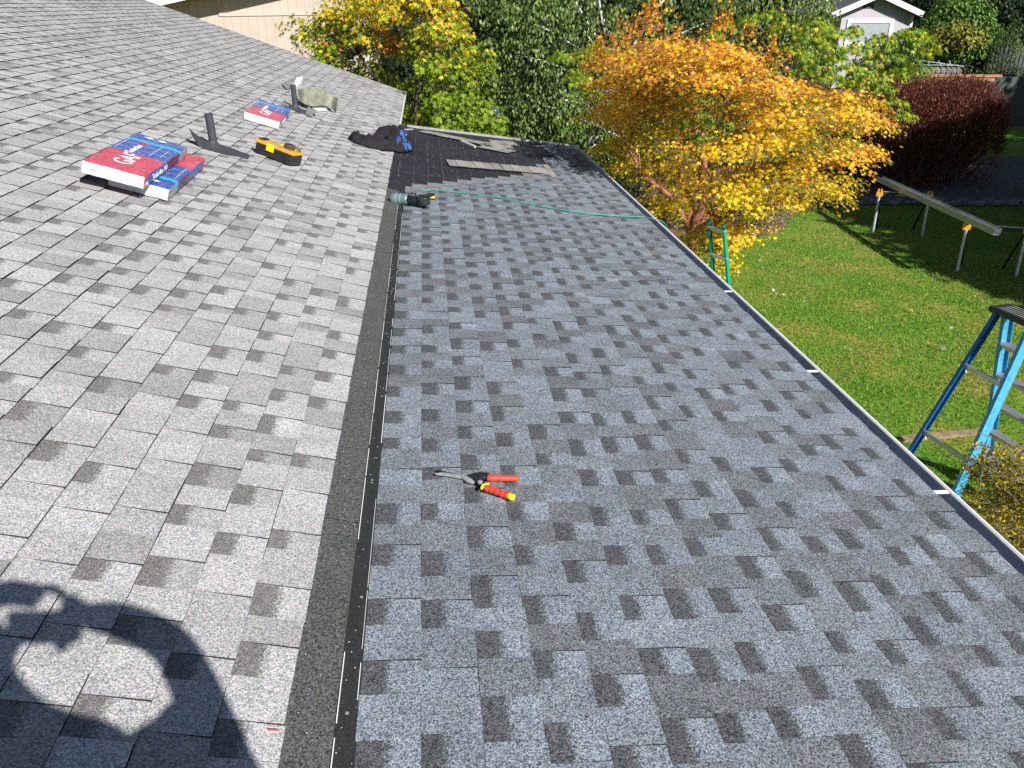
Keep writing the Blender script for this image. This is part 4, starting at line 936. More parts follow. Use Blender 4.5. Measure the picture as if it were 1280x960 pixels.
# --- lime green maple behind, its tips showing round the golden one
gbase = Vector((5.3, 13.4, GROUND)); gt_ = root_for('green_maple', gbase, 'lime green maple with long drooping sprays behind the golden one', 'maple tree')
gp = [atY(x, y, Y) for x, y, Y in ((1010, 45, 11.8), (1040, 60, 11.7), (1070, 60, 11.8), (1100, 50, 11.9), (1130, 45, 12), (1155, 48, 12), (1165, 62, 12), (1060, 85, 11.8), (1035, 95, 11.7), (1090, 75, 11.9), (1075, 105, 12), (1120, 70, 12), (1105, 110, 12), (1118, 128, 12), (1132, 145, 12),
       (990, 60, 11.9), (1005, 90, 11.8), (985, 30, 12.2), (940, 25, 12.3), (905, 32, 12.3), (965, 18, 12.3), (1145, 85, 12.0), (1050, 42, 11.9), (1068, 38, 12), (1085, 62, 11.8), (1062, 100, 11.8), (1048, 72, 11.7), (1022, 78, 11.7), (1078, 88, 11.8), (1112, 92, 12), (1098, 96, 12), (1020, 30, 12), (1030, 48, 12), (1128, 58, 12), (1142, 40, 12.1), (1010, 70, 11.8),
       (700, 70, 12.5), (720, 95, 12.4), (745, 60, 12.6), (765, 72, 12.5), (725, 70, 12.5), (890, 45, 12.2), (865, 150, 9.2), (868, 130, 9.4), (870, 175, 9.2))]
P, D, Nn = crown_leaves([np.array(q) for q in gp], .22, .11, (70, 120), .9, center=(5, 13, 0)); n = len(P)
u_ = RNG.random(n); col = pick([(.18, .33, .02), (.30, .40, .03), (.10, .22, .02), (.50, .48, .03), (.66, .48, .03)], n, [.30, .28, .2, .14, .08])
rel(leafmesh('crown', P, D, Nn, RNG.uniform(.05, .085, n), col, T_PALM, M_LEAF, gt_), gt_)
tk = MB(); top = Vector((5.3, 13.2, -.8)); limb(tk, gbase, top, .09, .06, 0); hub = [top]
for e_ in ((5.6, 12.6, .7), (3.8, 12.9, .5), (7.3, 12.6, .3)): hub += limb(tk, top, e_, .05, .02, .1)[2:]
for q in gp: c = min(hub, key=lambda v: (v - q).length); limb(tk, c, q, .012, .003, .1, n=5, wob=.05, sides=5)
rel(tk.build('trunk', M_BARKR, gt_, smooth=True), gt_)

# --- yellow green maple at the far corner of the main roof
ybase = Vector((-.1, 17.6, GROUND)); yt = root_for('yellowing_maple', ybase, 'yellow green maple with a red tinged top behind the far corner of the main roof', 'maple tree')
sil2 = [(398, 60), (405, 30), (422, 10), (440, -40), (560, -60), (572, 20), (568, 55), (545, 75), (580, 90), (585, 62), (600, 62), (600, 110), (595, 130), (610, 150), (606, 185), (500, 185), (440, 100), (400, 80)]
yc_ = (-.1, 17.0, -.3)
def tst2(p_): px, py, z = proj(p_); return in_poly(px, py, sil2) and (p_[1] > rakeL(p_[0]) + .6 or p_[0] > .35) and p_[1] > 13.2
yp = pads_in(yc_, (2.4, 2.6, 2.6), 110, .42, tst2, .45) + pads_in((.7, 14.6, -1.0), (1.0, 1.0, 1.0), 26, .36, tst2, .2)
yp += [np.array(atY(x, y, 16.6)) for x, y in ((375, 32), (385, 42), (392, 55), (398, 66), (410, 22), (420, 18))]
P, D, Nn = crown_leaves(yp, .42, .26, (90, 150), .7, center=yc_)
ok = np.array([(p_[1] > rakeL(p_[0]) + .15 or p_[0] > .12) for p_ in P]); P, D, Nn = P[ok], D[ok], Nn[ok]; n = len(P)
pz_ = np.array([proj(p_)[:2] for p_ in P]); up_ = np.clip((85 - pz_[:, 1]) / 90 + RNG.normal(size=n) * .25, 0, 1)
gr = pick([(.20, .30, .015), (.30, .38, .02), (.12, .21, .015), (.06, .11, .012)], n, [.33, .27, .25, .15]); ye = pick([(.66, .52, .02), (.60, .42, .03), (.45, .42, .03), (.60, .20, .04)], n, [.4, .27, .26, .07])
col = np.where((RNG.random(n) < up_)[:, None], ye, gr)
rd = (np.hypot(pz_[:, 0] - 485, pz_[:, 1] - 50) < 20) & (RNG.random(n) < .5); col[rd] = pick([(.62, .14, .07), (.66, .28, .08)], int(rd.sum()))
rel(leafmesh('crown', P, D, Nn, RNG.uniform(.045, .105, n), col, T_MAPLE, M_LEAF, yt), yt)
tk = MB(); top = Vector((-.1, 17.3, -1.2)); limb(tk, ybase, top, .10, .07, 0); hub = [top]
for e_ in ((.4, 16.8, 1.2), (-1.0, 17.2, .6), (.9, 15.4, -.6), (.8, 17, .4)): hub += limb(tk, top, e_, .05, .02, .05)[2:]
for q in yp: q = Vector(q); c = min(hub, key=lambda v: (v - q).length); limb(tk, c, q, .014, .004, .05, n=4, sides=5)
rel(tk.build('trunk', M_BARK, yt, smooth=True), yt)

# --- generic leafy mass
def massed(name, base, center, rad, npad, mind, padr, padz, per, size, pal, w, tpl, mat, label, cat, droop=.5, shell=.6, bark=M_BARK, tr=.12, group=None, extra=None, test=None, hang=False):
    root = root_for(name, base, label, cat, group); pads = pads_in(center, rad, npad, mind, test, shell); P, D, Nn = crown_leaves(pads, padr, padz, per, droop, center=center); n = len(P)
    if hang: D = np.stack([RNG.normal(size=n) * .25, RNG.normal(size=n) * .25, -np.ones(n)], 1); Nn = rnd_dirs(n) * .8 + np.array([.2, -.8, .3])
    col = pick(pal, n, w, .2)
    rel(leafmesh('crown', P, D, Nn, RNG.uniform(size[0], size[1], n), col, tpl, mat, root), root)
    tk = MB(); b_ = Vector(base); c = Vector(center); top = Vector((c.x, c.y, b_.z + (c.z - b_.z) * .75)); pts = limb(tk, b_, top, tr, tr * .6, 0, wob=.03, sides=9); hub = pts[3:]
    for q in random.sample(pads, min(len(pads), 22)): q = Vector(q); s_ = min(hub, key=lambda v: (v - q).length); limb(tk, s_, s_.lerp(q, .92), tr * .3, .008, .06, n=4, sides=5)
    rel(tk.build('trunk', bark, root, smooth=True), root); return root
PG = [(.055, .10, .018), (.085, .14, .028), (.035, .06, .012), (.12, .16, .04), (.18, .20, .10)]
vis = lambda m=60: (lambda p_: -m < proj(p_)[0] < 1280 + m and -90 < proj(p_)[1] < 330)
massed('weeping_tree', (4.2, 21.0, GROUND), (4.9, 20.5, .6), (3.7, 3.0, 3.9), 240, .6, .45, .42, (100, 150), (.07, .11), PG, [.32, .27, .2, .14, .07], T_OV, M_LEAFD,
       'large dull green tree with hanging leafy strands behind the golden maple', 'tree', shell=.55, bark=M_BARKW, tr=.16, hang=True, test=lambda p_: vis()(p_) and proj(p_)[0] > 596)
# strands of paler leaves hanging through its front
root = [o for o in COL.objects if o.name == 'weeping_tree'][0]; Ps = []; 
for i in range(330):
    px, py = random.uniform(588, 1035), random.uniform(-40, 130)
    if i > 260: px, py = random.uniform(955, 1048), random.uniform(-45, 15)
    if px < 640 and py < 20 and random.random() < .5: continue
    if i <= 260 and mnoise.noise(Vector((px * .012, py * .02, 3))) < -.12: continue
    q = np.array(atY(px, py, random.uniform(17.2, 18.4))); L = random.uniform(.5, 1.5); m_ = int(L * 26); t = RNG.random(m_)
    s_ = np.stack([np.full(m_, q[0]), np.full(m_, q[1]), q[2] - t * L], 1) + RNG.normal(size=(m_, 3)) * np.array([.07, .07, .02]); s_[:, 0] += np.sin(t * 2 + i) * .12; Ps.append(s_)
P = np.concatenate(Ps); n = len(P); D = np.stack([RNG.normal(size=n) * .35, RNG.normal(size=n) * .35, -np.ones(n)], 1)
rel(leafmesh('hanging_leaves', P, D, rnd_dirs(n) * .7 + np.array([.3, -.8, .4]), RNG.uniform(.06, .10, n), pick([(.11, .18, .03), (.17, .24, .05), (.06, .10, .018), (.26, .29, .16)], n, [.35, .3, .25, .1], .2), T_OV, M_LEAFD, root), root)
# --- dark evergreen left of it
massed('dark_evergreen', (1.6, 23.5, GROUND), (1.4, 23.0, 1.0), (2.8, 2.0, 4.6), 260, .5, .45, .4, (90, 130), (.10, .17), [(.012, .022, .012), (.02, .032, .016), (.035, .05, .03)], [.5, .35, .15], T_FROND, M_NEED,
       'very dark evergreen between the beige house and the weeping tree', 'tree', shell=.6, tr=.16, hang=True, test=vis())
massed('dark_shrub', (2.2, 15.6, GROUND), (2.3, 15.9, -1.9), (2.2, 1.2, .9), 80, .35, .32, .25, (80, 120), (.05, .09), [(.03, .055, .015), (.06, .10, .02), (.12, .18, .03)], [.5, .3, .2], T_OV, M_LEAFD,
       'low dark green shrub under the weeping tree beyond the lower roof', 'shrub', tr=.04)
# --- red barberry hedge
hroot = root_for('red_hedge', (12.4, 18.6, GROUND), 'rounded dark red barberry hedge in front of the stone edging', 'hedge')
hc = [((11.2, 18.6, -1.95), (1.35, .95, 1.62)), ((12.7, 18.7, -1.9), (1.34, 1.05, 1.70)), ((12.0, 18.5, -1.85), (1.5, .95, 1.62))]
Ps = []; Ds = []
for c, r_ in hc:
    n = 26000; u_ = rnd_dirs(n); u_[:, 2] = np.abs(u_[:, 2]) * np.where(RNG.random(n) < .8, 1, -1); k = RNG.uniform(.86, 1.04, n) + .05 * np.array([mnoise.noise(Vector(a * 4)) for a in u_])
    sup = (np.abs(u_) ** 3.2).sum(1) ** (-1 / 3.2) * .93
    p_ = np.array(c) + u_ * (sup * k)[:, None] * np.array(r_); Ps.append(p_); Ds.append(u_ * np.array([.6, .6, .4]) + np.array([0, 0, .95]) + RNG.normal(size=(n, 3)) * .28)
for c, r_ in hc:
    for i in range(420):
        u_ = rnd_dirs(1)[0]; u_[2] = abs(u_[2]) * .8 + .1; q = np.array(c) + u_ * np.array(r_) * RNG.uniform(.92, 1.0); L = RNG.uniform(.08, .30); m_ = 26; t = RNG.random(m_); dd = u_ * .5 + np.array([0, 0, .8])
        Ps.append(q + dd * (t * L)[:, None] + RNG.normal(size=(m_, 3)) * .012); Ds.append(np.tile(dd, (m_, 1)) + RNG.normal(size=(m_, 3)) * .5)
P = np.concatenate(Ps); D = np.concatenate(Ds); ok = P[:, 2] > GROUND + .02; P, D = P[ok], D[ok]; n = len(P)
rel(leafmesh('crown', P, D, rnd_dirs(n) + np.array([.2, -.6, .5]), RNG.uniform(.04, .085, n), pick([(.14, .036, .026), (.22, .072, .045), (.085, .024, .018), (.36, .19, .12), (.22, .11, .06)], n, [.36, .28, .22, .08, .06], .25), T_LANCE, M_LEAFD, hroot), hroot)
tk = MB()
for c, r_ in hc:
    for j in range(26):
        a = random.uniform(0, 6.28); limb(tk, (c[0] + .3 * math.cos(a), c[1] + .2 * math.sin(a), GROUND), (c[0] + r_[0] * .8 * math.cos(a), c[1] + r_[1] * .8 * math.sin(a), c[2] + random.uniform(-.2, r_[2] * .7)), .018, .005, .05, n=4, sides=5)
    # dense twiggy heart so the far side does not show through
    for j in range(220):
        u = Vector(rnd_dirs(1)[0]); q = Vector(c) + Vector((u.x * r_[0], u.y * r_[1], u.z * r_[2])) * random.uniform(.3, .8); tk.bar(q, q + Vector((u.x * .2, u.y * .2, .3)), .05, .05)
rel(tk.build('stems', M_BARK, hroot), hroot)
# small shrubs by the mulch edge and near fence
massed('grey_shrub', (6.6, 15.2, GROUND), (6.6, 15.3, -2.25), (.8, .55, .42), 26, .25, .24, .2, (90, 130), (.03, .05), [(.10, .14, .05), (.16, .19, .08), (.22, .24, .12)], None, T_OV, M_LEAFD,
       'low grey green shrub at the edge of the mulch bed under the golden maple', 'shrub', tr=.02)
massed('globe_shrub', (3.3, 14.3, GROUND), (3.4, 14.4, -2.1), (1.5, .8, .6), 40, .3, .28, .22, (80, 120), (.04, .07), [(.05, .09, .02), (.08, .13, .03)], None, T_OV, M_LEAFD,
       'dark green shrub in the shade under the golden maple', 'shrub', tr=.03)
gl_ = atY(618, 140, 15.0); gz_ = empty('gazing_ball', (gl_.x, gl_.y, GROUND), 0, 'small blue glass ball on a dark stand between the yellowing maple and the weeping tree', 'garden ball')
b0 = gl_.z - GROUND
prof = [(.085 * math.sin(PI * i / 12), b0 + .085 * -math.cos(PI * i / 12)) for i in range(13)]; MB().lathe((0, 0, 0), prof, 18).build('ball', M_GLOBE, gz_, smooth=True)
MB().lathe((0, 0, 0), [(.12, 0), (.10, .04), (.03, .08), (.025, b0 - .16), (.06, b0 - .08), (.05, b0 - .065)], 14).build('stand', M_BLK, gz_)
# foreground twiggy shrub by the ladder
tw = root_for('twiggy_shrub', (4.3, 4.6, GROUND), 'bare twiggy shrub with tiny yellow leaves between the gutter and the blue ladder', 'shrub')
tk = MB(); LP_ = []; nd = []
starts_ = [Vector((4.3, 4.5, GROUND))]
for i in range(46):
    tgt = atY(random.uniform(1196, 1330), random.uniform(540, 700), random.uniform(4.1, 4.8)); pts = limb(tk, (4.9 + random.uniform(-.25, .25), 4.45 + random.uniform(-.2, .2), GROUND), tgt, .010, .003, .16, n=7, wob=.10, sides=5); nd += pts[3:]
for i in range(900):
    a = random.choice(nd); d = Vector((random.gauss(-.1, .6), random.gauss(0, .6), random.gauss(.0, .3))).normalized() * random.uniform(.10, .30)
    b_ = a + d; px, py, z = proj(b_)
    if px < 1197 or py < 535 or b_.x < 2.6: continue
    pts = limb(tk, a, b_, .004, .0015, .05, n=3, wob=.15, sides=4)
    for j in range(random.randint(5, 16)): LP_.append(pts[random.randint(1, 3)] + Vector((random.gauss(0, .02), random.gauss(0, .02), random.gauss(0, .02))))
rel(tk.build('stems', M_TWIG, tw), tw); P = np.array(LP_); n = len(P)
rel(leafmesh('crown', P, rnd_dirs(n), rnd_dirs(n, .6), RNG.uniform(.014, .030, n), pick([(.50, .36, .02), (.62, .44, .02), (.12, .14, .02), (.26, .24, .03)], n, [.35, .3, .2, .15], .2), T_OV, M_LEAF, tw), tw)

# --- right background
massed('arborvitae', (14.7, 24.0, GROUND), (14.65, 24.0, -.55), (.50, .5, 1.05), 40, .2, .2, .25, (90, 130), (.06, .11), [(.05, .13, .02), (.09, .20, .03), (.03, .07, .015)], None, T_FROND, M_NEED,
       'small bright green conifer at the corner of the lilac house', 'conifer', tr=.05)
massed('arborvitae', (20.1, 27.5, gz(20, 27.5)), (20.1, 27.5, -.6), (.55, .55, 1.3), 40, .22, .22, .28, (80, 110), (.07, .12), [(.05, .11, .02), (.03, .06, .015), (.12, .20, .03)], None, T_FROND, M_NEED,
       'narrow green conifer against the grey board fence', 'conifer', tr=.05)
def bgshrub(px, py, Y, rad, pal, label, tpl=T_OV, sz=(.10, .17), name='background_shrub', npad=60, mat=None, hang=False):
    c = atY(px, py, Y); return massed(name, (c.x, c.y, gz(c.x, c.y)), tuple(c), rad, npad, .38, .42, .34, (60, 95), sz, pal, None, tpl, mat or M_LEAFD, label, 'shrub', tr=.07, hang=hang)
bgshrub(1195, 38, 31, (1.3, 1.0, 1.2), [(.08, .17, .02), (.14, .26, .03), (.05, .10, .02)], 'bright green shrub behind the drooping maple tips')
bgshrub(1192, 46, 29.8, (1.0, .8, .35), [(.30, .24, .03), (.20, .22, .03), (.10, .13, .02)], 'golden tinged shrub under the bright green one', npad=36)
bgshrub(1255, 45, 33, (2.0, 1.5, 1.6), [(.012, .028, .010), (.02, .04, .012)], 'large rounded dark shrub above the grey board fence', npad=110)
bgshrub(1258, 12, 35, (2.3, 1.2, .8), [(.14, .22, .03), (.09, .15, .03), (.24, .27, .10)], 'sunlit pale green shrub at the top right corner', npad=70)
bgshrub(1165, 78, 33, (2.2, 1.0, 1.1), [(.010, .018, .009), (.016, .026, .012)], 'dark shrub in shade behind the wire trellis', npad=70)
bgshrub(1178, -14, 36.5, (2.2, 1.2, 1.0), [(.03, .06, .02), (.06, .10, .03), (.015, .03, .012)], 'dark drooping conifer branches over the roof of the lilac house', tpl=T_FROND, sz=(.18, .3), name='drooping_conifer', npad=80, mat=M_NEED, hang=True)
# far trees closing the view
P = []; 
for i in range(26000):
    a = random.uniform(-14, 48); Y = 44 + random.uniform(-2, 7) + 4 * mnoise.noise(Vector((a * .2, 0, 0))); z = GROUND + random.uniform(0, 10) ; P.append((a, Y, z))
P = np.array(P); n = len(P)
o = leafmesh('far_trees', P, rnd_dirs(n), rnd_dirs(n) + np.array([0, -.8, .3]), RNG.uniform(.5, 1.0, n), pick([(.02, .035, .012), (.035, .055, .016), (.012, .02, .01)], n), T_OV, M_NEED); o['label'] = 'dark belt of far trees closing the view'
# shade trees outside the frame whose shadow lies on the lawn
for (bx, by, rr, hh) in ((15.6, 5.4, 2.9, 7.2), (18.2, 3.2, 2.6, 8.5), (21.5, 7.5, 3.2, 9.5), (16.8, 7.9, 2.6, 9.0), (19.5, 9.0, 3.0, 8.5), (23.5, 12.5, 3.2, 9.0), (27, 17.5, 3.4, 9.0)):
    massed('shade_tree', (bx, by, GROUND), (bx, by, GROUND + hh * .58), (rr, rr, hh * .45), 240, .42, .75, .55, (90, 130), (.28, .46), [(.05, .09, .02), (.08, .12, .03)], None, T_OV, M_LEAFD,
           'leafy tree beyond the right side of the lawn', 'tree', tr=.2, shell=.3, group='trees beyond the right side of the lawn')

# lawn blades, fallen leaves
n = 190000
x = RNG.uniform(3.0, 13.5, n); y = RNG.uniform(4.2, 16.9, n)
def inside_lawn(x, y):
    lim = np.where(x < 7.5, 14.2 + 0 * x, 16.3 + 0 * x); m_ = (y < lim) & (x / y < .92) & (x > 2.6 + 0 * y) & (y > 3.5); return m_ & ~((x < 4.8) & (y > 11.9))
m_ = inside_lawn(x, y); x, y = x[m_], y[m_]; n = len(x)
tn = np.array([mnoise.noise(Vector((a * 1.1, b_ * 1.1, 0))) for a, b_ in zip(x, y)]); P = np.stack([x, y, np.full(n, GROUND)], 1)
worn = np.exp(-(((x - 8.2) / 1.1) ** 2 + ((y - 13.2) / .7) ** 2)) + np.exp(-(((x - 6.6) / .8) ** 2 + ((y - 9.2) / .9) ** 2)) * .8 + np.exp(-(((x - 5.4) / .7) ** 2 + ((y - 6.3) / .7) ** 2)) * .8
keep = RNG.random(n) > worn * .55; x, y, tn, P = x[keep], y[keep], tn[keep], P[keep]; n = len(x); tn = tn + worn[keep] * .35
col = np.where((tn > .24)[:, None] & (RNG.random((n, 1)) < .6), pick([(.42, .32, .12), (.32, .29, .08)], n), pick([(.10, .24, .02), (.15, .31, .03), (.22, .32, .04), (.30, .33, .055)], n, None, .2))
gr_ = leafmesh('grass', P, rnd_dirs(n, 1.1, .4), rnd_dirs(n) * .6 + np.array([.4, -.7, .8]), RNG.uniform(.03, .07, n), col, (T_BLADE[0] * np.array([1.3, 1, 1]), T_BLADE[1]), M_BLADE); gr_['label'] = 'short lawn grass, green with dry straw patches'
n = 170; P = np.stack([RNG.uniform(4.5, 10, n), RNG.uniform(6, 15.5, n), np.full(n, GROUND + .055)], 1); ok = inside_lawn(P[:, 0], P[:, 1]); P = P[ok]; n = len(P)
o = leafmesh('fallen_leaves', P, rnd_dirs(n, 0, .1), rnd_dirs(n, 2.0, .5), RNG.uniform(.025, .06, n), pick([(.55, .38, .05), (.42, .20, .05), (.62, .58, .50), (.66, .62, .58)], n, [.4, .25, .2, .15]), T_MAPLE, M_LEAF); o['label'] = 'scattered fallen leaves on the lawn'
n = 5200; P = np.stack([RNG.uniform(5.0, 22, n), RNG.uniform(12.0, 23, n), np.full(n, GROUND + .04)], 1)
ok = np.array([in_poly(a[0], a[1], bed) or in_poly(a[0], a[1], gbed) for a in P]); P = P[ok]; n = len(P)
o = leafmesh('bed_litter', P, rnd_dirs(n, 0, .2), rnd_dirs(n, 1.0), RNG.uniform(.03, .08, n), pick([(.20, .12, .07), (.12, .09, .06), (.28, .25, .22)], n), T_OV, M_LEAFD); o['label'] = 'bark chips and stones scattered over the planting beds'
# stones along the gravel bed
for i in range(34):
    q = atZ(1045 + i * 7.3 + random.uniform(-2, 2), 252 + random.uniform(-3, 3) - abs(i - 14) * .02, GROUND + .04); mb = MB(); rr = random.uniform(.06, .13); V = []; 
    bmm = bmesh.new(); bmesh.ops.create_icosphere(bmm, subdivisions=1, radius=1); me = bpy.data.meshes.new('stone')
    for v in bmm.verts: v.co = Vector((v.co.x * rr * 1.3, v.co.y * rr, v.co.z * rr * .6)) * (1 + .3 * mnoise.noise(v.co * 2 + q))
    bmm.to_mesh(me); bmm.free(); me.materials.append(M_STONE); o = bpy.data.objects.new('stone', me); o.location = q; link(o); tag(o, 'grey edging stone in the row at the foot of the red hedge', 'stone', 'edging stones at the foot of the red hedge')

# ------------------------------------------------------------------ neighbouring buildings
bh = empty('beige_house', (-5, 22, GROUND), 0, 'beige neighbouring house with vertical board siding beyond the main roof', 'house')
M_BOARD, nt, b = nmat('grooved_siding'); b.inputs['Roughness'].default_value = .75
def vgroove(name, col, per=.2):
    m, nt, b = nmat(name); b.inputs['Roughness'].default_value = .75; p_ = pos(nt); sx_ = nt.nodes.new('ShaderNodeSeparateXYZ'); nt.links.new(p_, sx_.inputs[0])
    l = gridline(nt, sx_.outputs[0], per, .012); nz_ = N(nt, 'ShaderNodeTexNoise', Scale=2.5, Detail=5.0); nt.links.new(p_, nz_.inputs['Vector'])
    c_ = mixc(nt, l, ramp(nt, nz_.outputs[0], [(.3, tuple(k * .93 for k in col)), (.7, tuple(min(1, k * 1.05) for k in col))]), tuple(k * .72 for k in col)); nt.links.new(c_, b.inputs['Base Color']); return m
M_BEIGE = vgroove('beige_board', (.56, .47, .39)); M_LILB = vgroove('lilac_board', (.46, .42, .49), .3)
def sub(o, root): o.matrix_parent_inverse = Matrix.Translation(-Vector(root.location)); return o
# wall in siding panels, each its own piece
xL, xR, yW = -8.4, -.9, 22.0; ztop = 4.2; zt_ = atY(330, 17.5, yW).z; xt = atY(273, 16, yW).x
sub(MB().box((-14, yW, GROUND), (xR, yW + .15, zt_ - .04)).build('wall', M_BEIGE, bh), bh)
sub(MB().box((xt, yW + .012, zt_ + .04), (xR, yW + .15, ztop)).build('upper_wall', M_BEIGE, bh), bh)
sub(MB().box((-14, yW + .006, zt_ - .04), (xt - .03, yW + .15, ztop)).build('upper_wall', M_BEIGE, bh), bh)
sub(MB().box((xt, yW - .02, zt_ - .038), (xR + .02, yW + .1, zt_ + .038)).build('belt_trim', M_SID, bh), bh)
sub(MB().box((xt - .028, yW - .01, zt_ + .04), (xt + .0, yW + .1, ztop)).build('corner_trim', M_SID, bh), bh)
wa, wb = atY(412, 28, yW), atY(440, 72, yW)
wf = MB()
for a_, b_ in (((wa.x, yW - .05, wb.z), (wa.x + .07, yW + .02, wa.z)), ((wb.x, yW - .05, wb.z), (wb.x + .07, yW + .02, wa.z)), ((wa.x, yW - .052, wb.z - .07), (wb.x + .07, yW + .02, wb.z)), ((wa.x, yW - .052, wa.z), (wb.x + .07, yW + .02, wa.z + .07))): wf.box(a_, b_)
wfo = sub(wf.build('window_frame', M_LEGB, bh), bh)
sub(MB().box((wa.x + .07, yW - .02, wb.z), (wb.x, yW - .008, wa.z)).build('pane', M_GLASS, bh), bh)
# gable overhang: white rake fascia, dark soffit
f0, f1 = atY(201, 7.0, 21.4), atY(234, -.5, 21.4); sl_ = (f1.z - f0.z) / (f1.x - f0.x); fz = lambda x_: f0.z + (x_ - f0.x) * sl_
mb = MB(); x0_, x1_ = -16, 4
mb.add([(x0_, 21.4, fz(x0_)), (x1_, 21.4, fz(x1_)), (x1_, 21.4, fz(x1_) + .28), (x0_, 21.4, fz(x0_) + .28), (x0_, 21.43, fz(x0_)), (x1_, 21.43, fz(x1_)), (x1_, 21.43, fz(x1_) + .28), (x0_, 21.43, fz(x0_) + .28)], [(0, 1, 2, 3), (7, 6, 5, 4), (0, 4, 5, 1), (3, 2, 6, 7)])
sub(mb.build('rake_fascia', M_WHITE, bh), bh)
mb = MB(); mb.add([(x0_, 21.43, fz(x0_) + .06), (x1_, 21.43, fz(x1_) + .06), (x1_, 22.2, fz(x1_) + .06), (x0_, 22.2, fz(x0_) + .06)], [(0, 3, 2, 1)]); sub(mb.build('soffit', M_SID, bh), bh)
mb = MB(); mb.add([(x0_, 21.36, fz(x0_) + .30), (x1_, 21.36, fz(x1_) + .30), (x1_, 30, fz(x1_) + .30), (x0_, 30, fz(x0_) + .30), (x0_, 21.36, fz(x0_) + .285), (x1_, 21.36, fz(x1_) + .285), (x1_, 30, fz(x1_) + .285), (x0_, 30, fz(x0_) + .285)], [(0, 1, 2, 3), (7, 6, 5, 4), (0, 4, 5, 1)]); sub(mb.build('roof', M_ROOFB, bh), bh)
sub(MB().box((xR - .15, yW + .15, GROUND), (xR, 30, ztop)).build('side_wall', M_BEIGE, bh), bh)

Yh = 33.0; ap = atY(1095, -6, Yh); el_ = atY(1046, 12.5, Yh); er = atY(1147, 18.5, Yh); wl, wr = atY(1051, 30, Yh).x, atY(1138, 30, Yh).x
lh = empty('lilac_house', (ap.x, Yh, gz(ap.x, Yh)), 0, 'pale lilac gabled house with white trim behind the maples', 'house'); zb = gz(ap.x, Yh) - .3
ez = lambda x_: ap.z - abs(x_ - ap.x) * ((ap.z - er.z) / (er.x - ap.x))
mb = MB(); pts = [(wl, zb), (wr, zb), (wr, ez(wr) - .06), (ap.x, ap.z - .06), (wl, ez(wl) - .06)]
mb.add([(x_, Yh, z_) for x_, z_ in pts] + [(x_, Yh + 5, z_) for x_, z_ in pts], [(0, 1, 2, 3, 4), (9, 8, 7, 6, 5), (1, 6, 7, 2), (0, 4, 9, 5)]); sub(mb.build('wall', M_LILB, lh), lh)
for sx_ in (-1, 1):
    xe_ = ap.x + sx_ * (er.x - ap.x); q0, q1 = Vector((ap.x, Yh - .35, ap.z)), Vector((xe_, Yh - .35, ez(xe_)))
    mb = MB(); mb.add([q0, q1, q1 + Vector((0, 5.5, 0)), q0 + Vector((0, 5.5, 0)), q0 - Vector((0, 0, .05)), q1 - Vector((0, 0, .05)), q1 + Vector((0, 5.5, -.05)), q0 + Vector((0, 5.5, -.05))], [(0, 1, 2, 3), (7, 6, 5, 4), (0, 4, 5, 1), (1, 5, 6, 2)]); sub(mb.build('roof', M_ROOFB, lh), lh)
    sub(MB().bar(q0 + Vector((0, -.03, .02)), q1 + Vector((0, -.03, .02)), .20, .05, side=(0, 0, 1)).build('rake_board', M_WHITE, lh), lh)
v0, v1 = atY(1080, 3, Yh - .03), atY(1092, 10, Yh - .03); sub(MB().box((v0.x, Yh - .03, v1.z), (v1.x, Yh, v0.z)).build('vent', M_FENCE, lh), lh)
w0, w1 = atY(1063, 29, Yh), atY(1108, 52, Yh); wf = MB()
for a_, b_ in (((w0.x - .14, Yh - .05, w1.z - .14), (w0.x, Yh, w0.z + .14)), ((w1.x, Yh - .05, w1.z - .14), (w1.x + .14, Yh, w0.z + .14)), ((w0.x, Yh - .05, w0.z), (w1.x, Yh, w0.z + .14)), ((w0.x, Yh - .05, w1.z - .14), (w1.x, Yh, w1.z))): wf.box(a_, b_)
sub(wf.build('window_frame', M_WHITE, lh), lh); sub(MB().box((w0.x, Yh - .02, w1.z), (w1.x, Yh - .004, w0.z)).build('pane', M_GALV, lh), lh)
sub(MB().box((wr - .01, Yh - .02, zb), (wr + .08, Yh + .06, ez(wr) - .12)).build('corner_board', M_WHITE, lh), lh)

# timber edging, round stones, wire trellis and board fence at the right
Yt = 26.0
def px_box(name, x0, x1, y0, y1, Y, dep, mat, parent=None): a_, b_ = atY(x0, y1, Y), atY(x1, y0, Y); return MB().box((a_.x, Y, a_.z), (b_.x, Y + dep, b_.z)).build(name, mat, parent)
tr_ = empty('timber_edging', (16, Yt, GROUND), 0, 'orange brown timber retaining edge behind the red hedge', 'timber edging')
for i in range(7): x0 = 1086 + i * 24; o = px_box('timber', x0, x0 + 23.3, 92.5 + i * .15, 96 + i * .15, Yt, .2, M_TIMB, tr_); sub(o, tr_); o = px_box('timber', x0 - 9, x0 + 14.3, 97 + i * .15, 101 + i * .15, Yt - .05, .2, M_TIMB, tr_); sub(o, tr_)
px_box('retaining_post', 1095, 1100, 101, 135, Yt + .02, .1, M_TIMB, tr_); sub(COL.objects[-1], tr_)
bw = atY(1086, 101, Yt); be = atY(1290, 104, Yt); o = MB().box((bw.x, Yt + .15, GROUND - .1), (be.x + 8, Yt + .35, bw.z)).build('retaining_wall', M_FENCE); tag(o, 'dark retaining wall under the timber edging', 'wall')
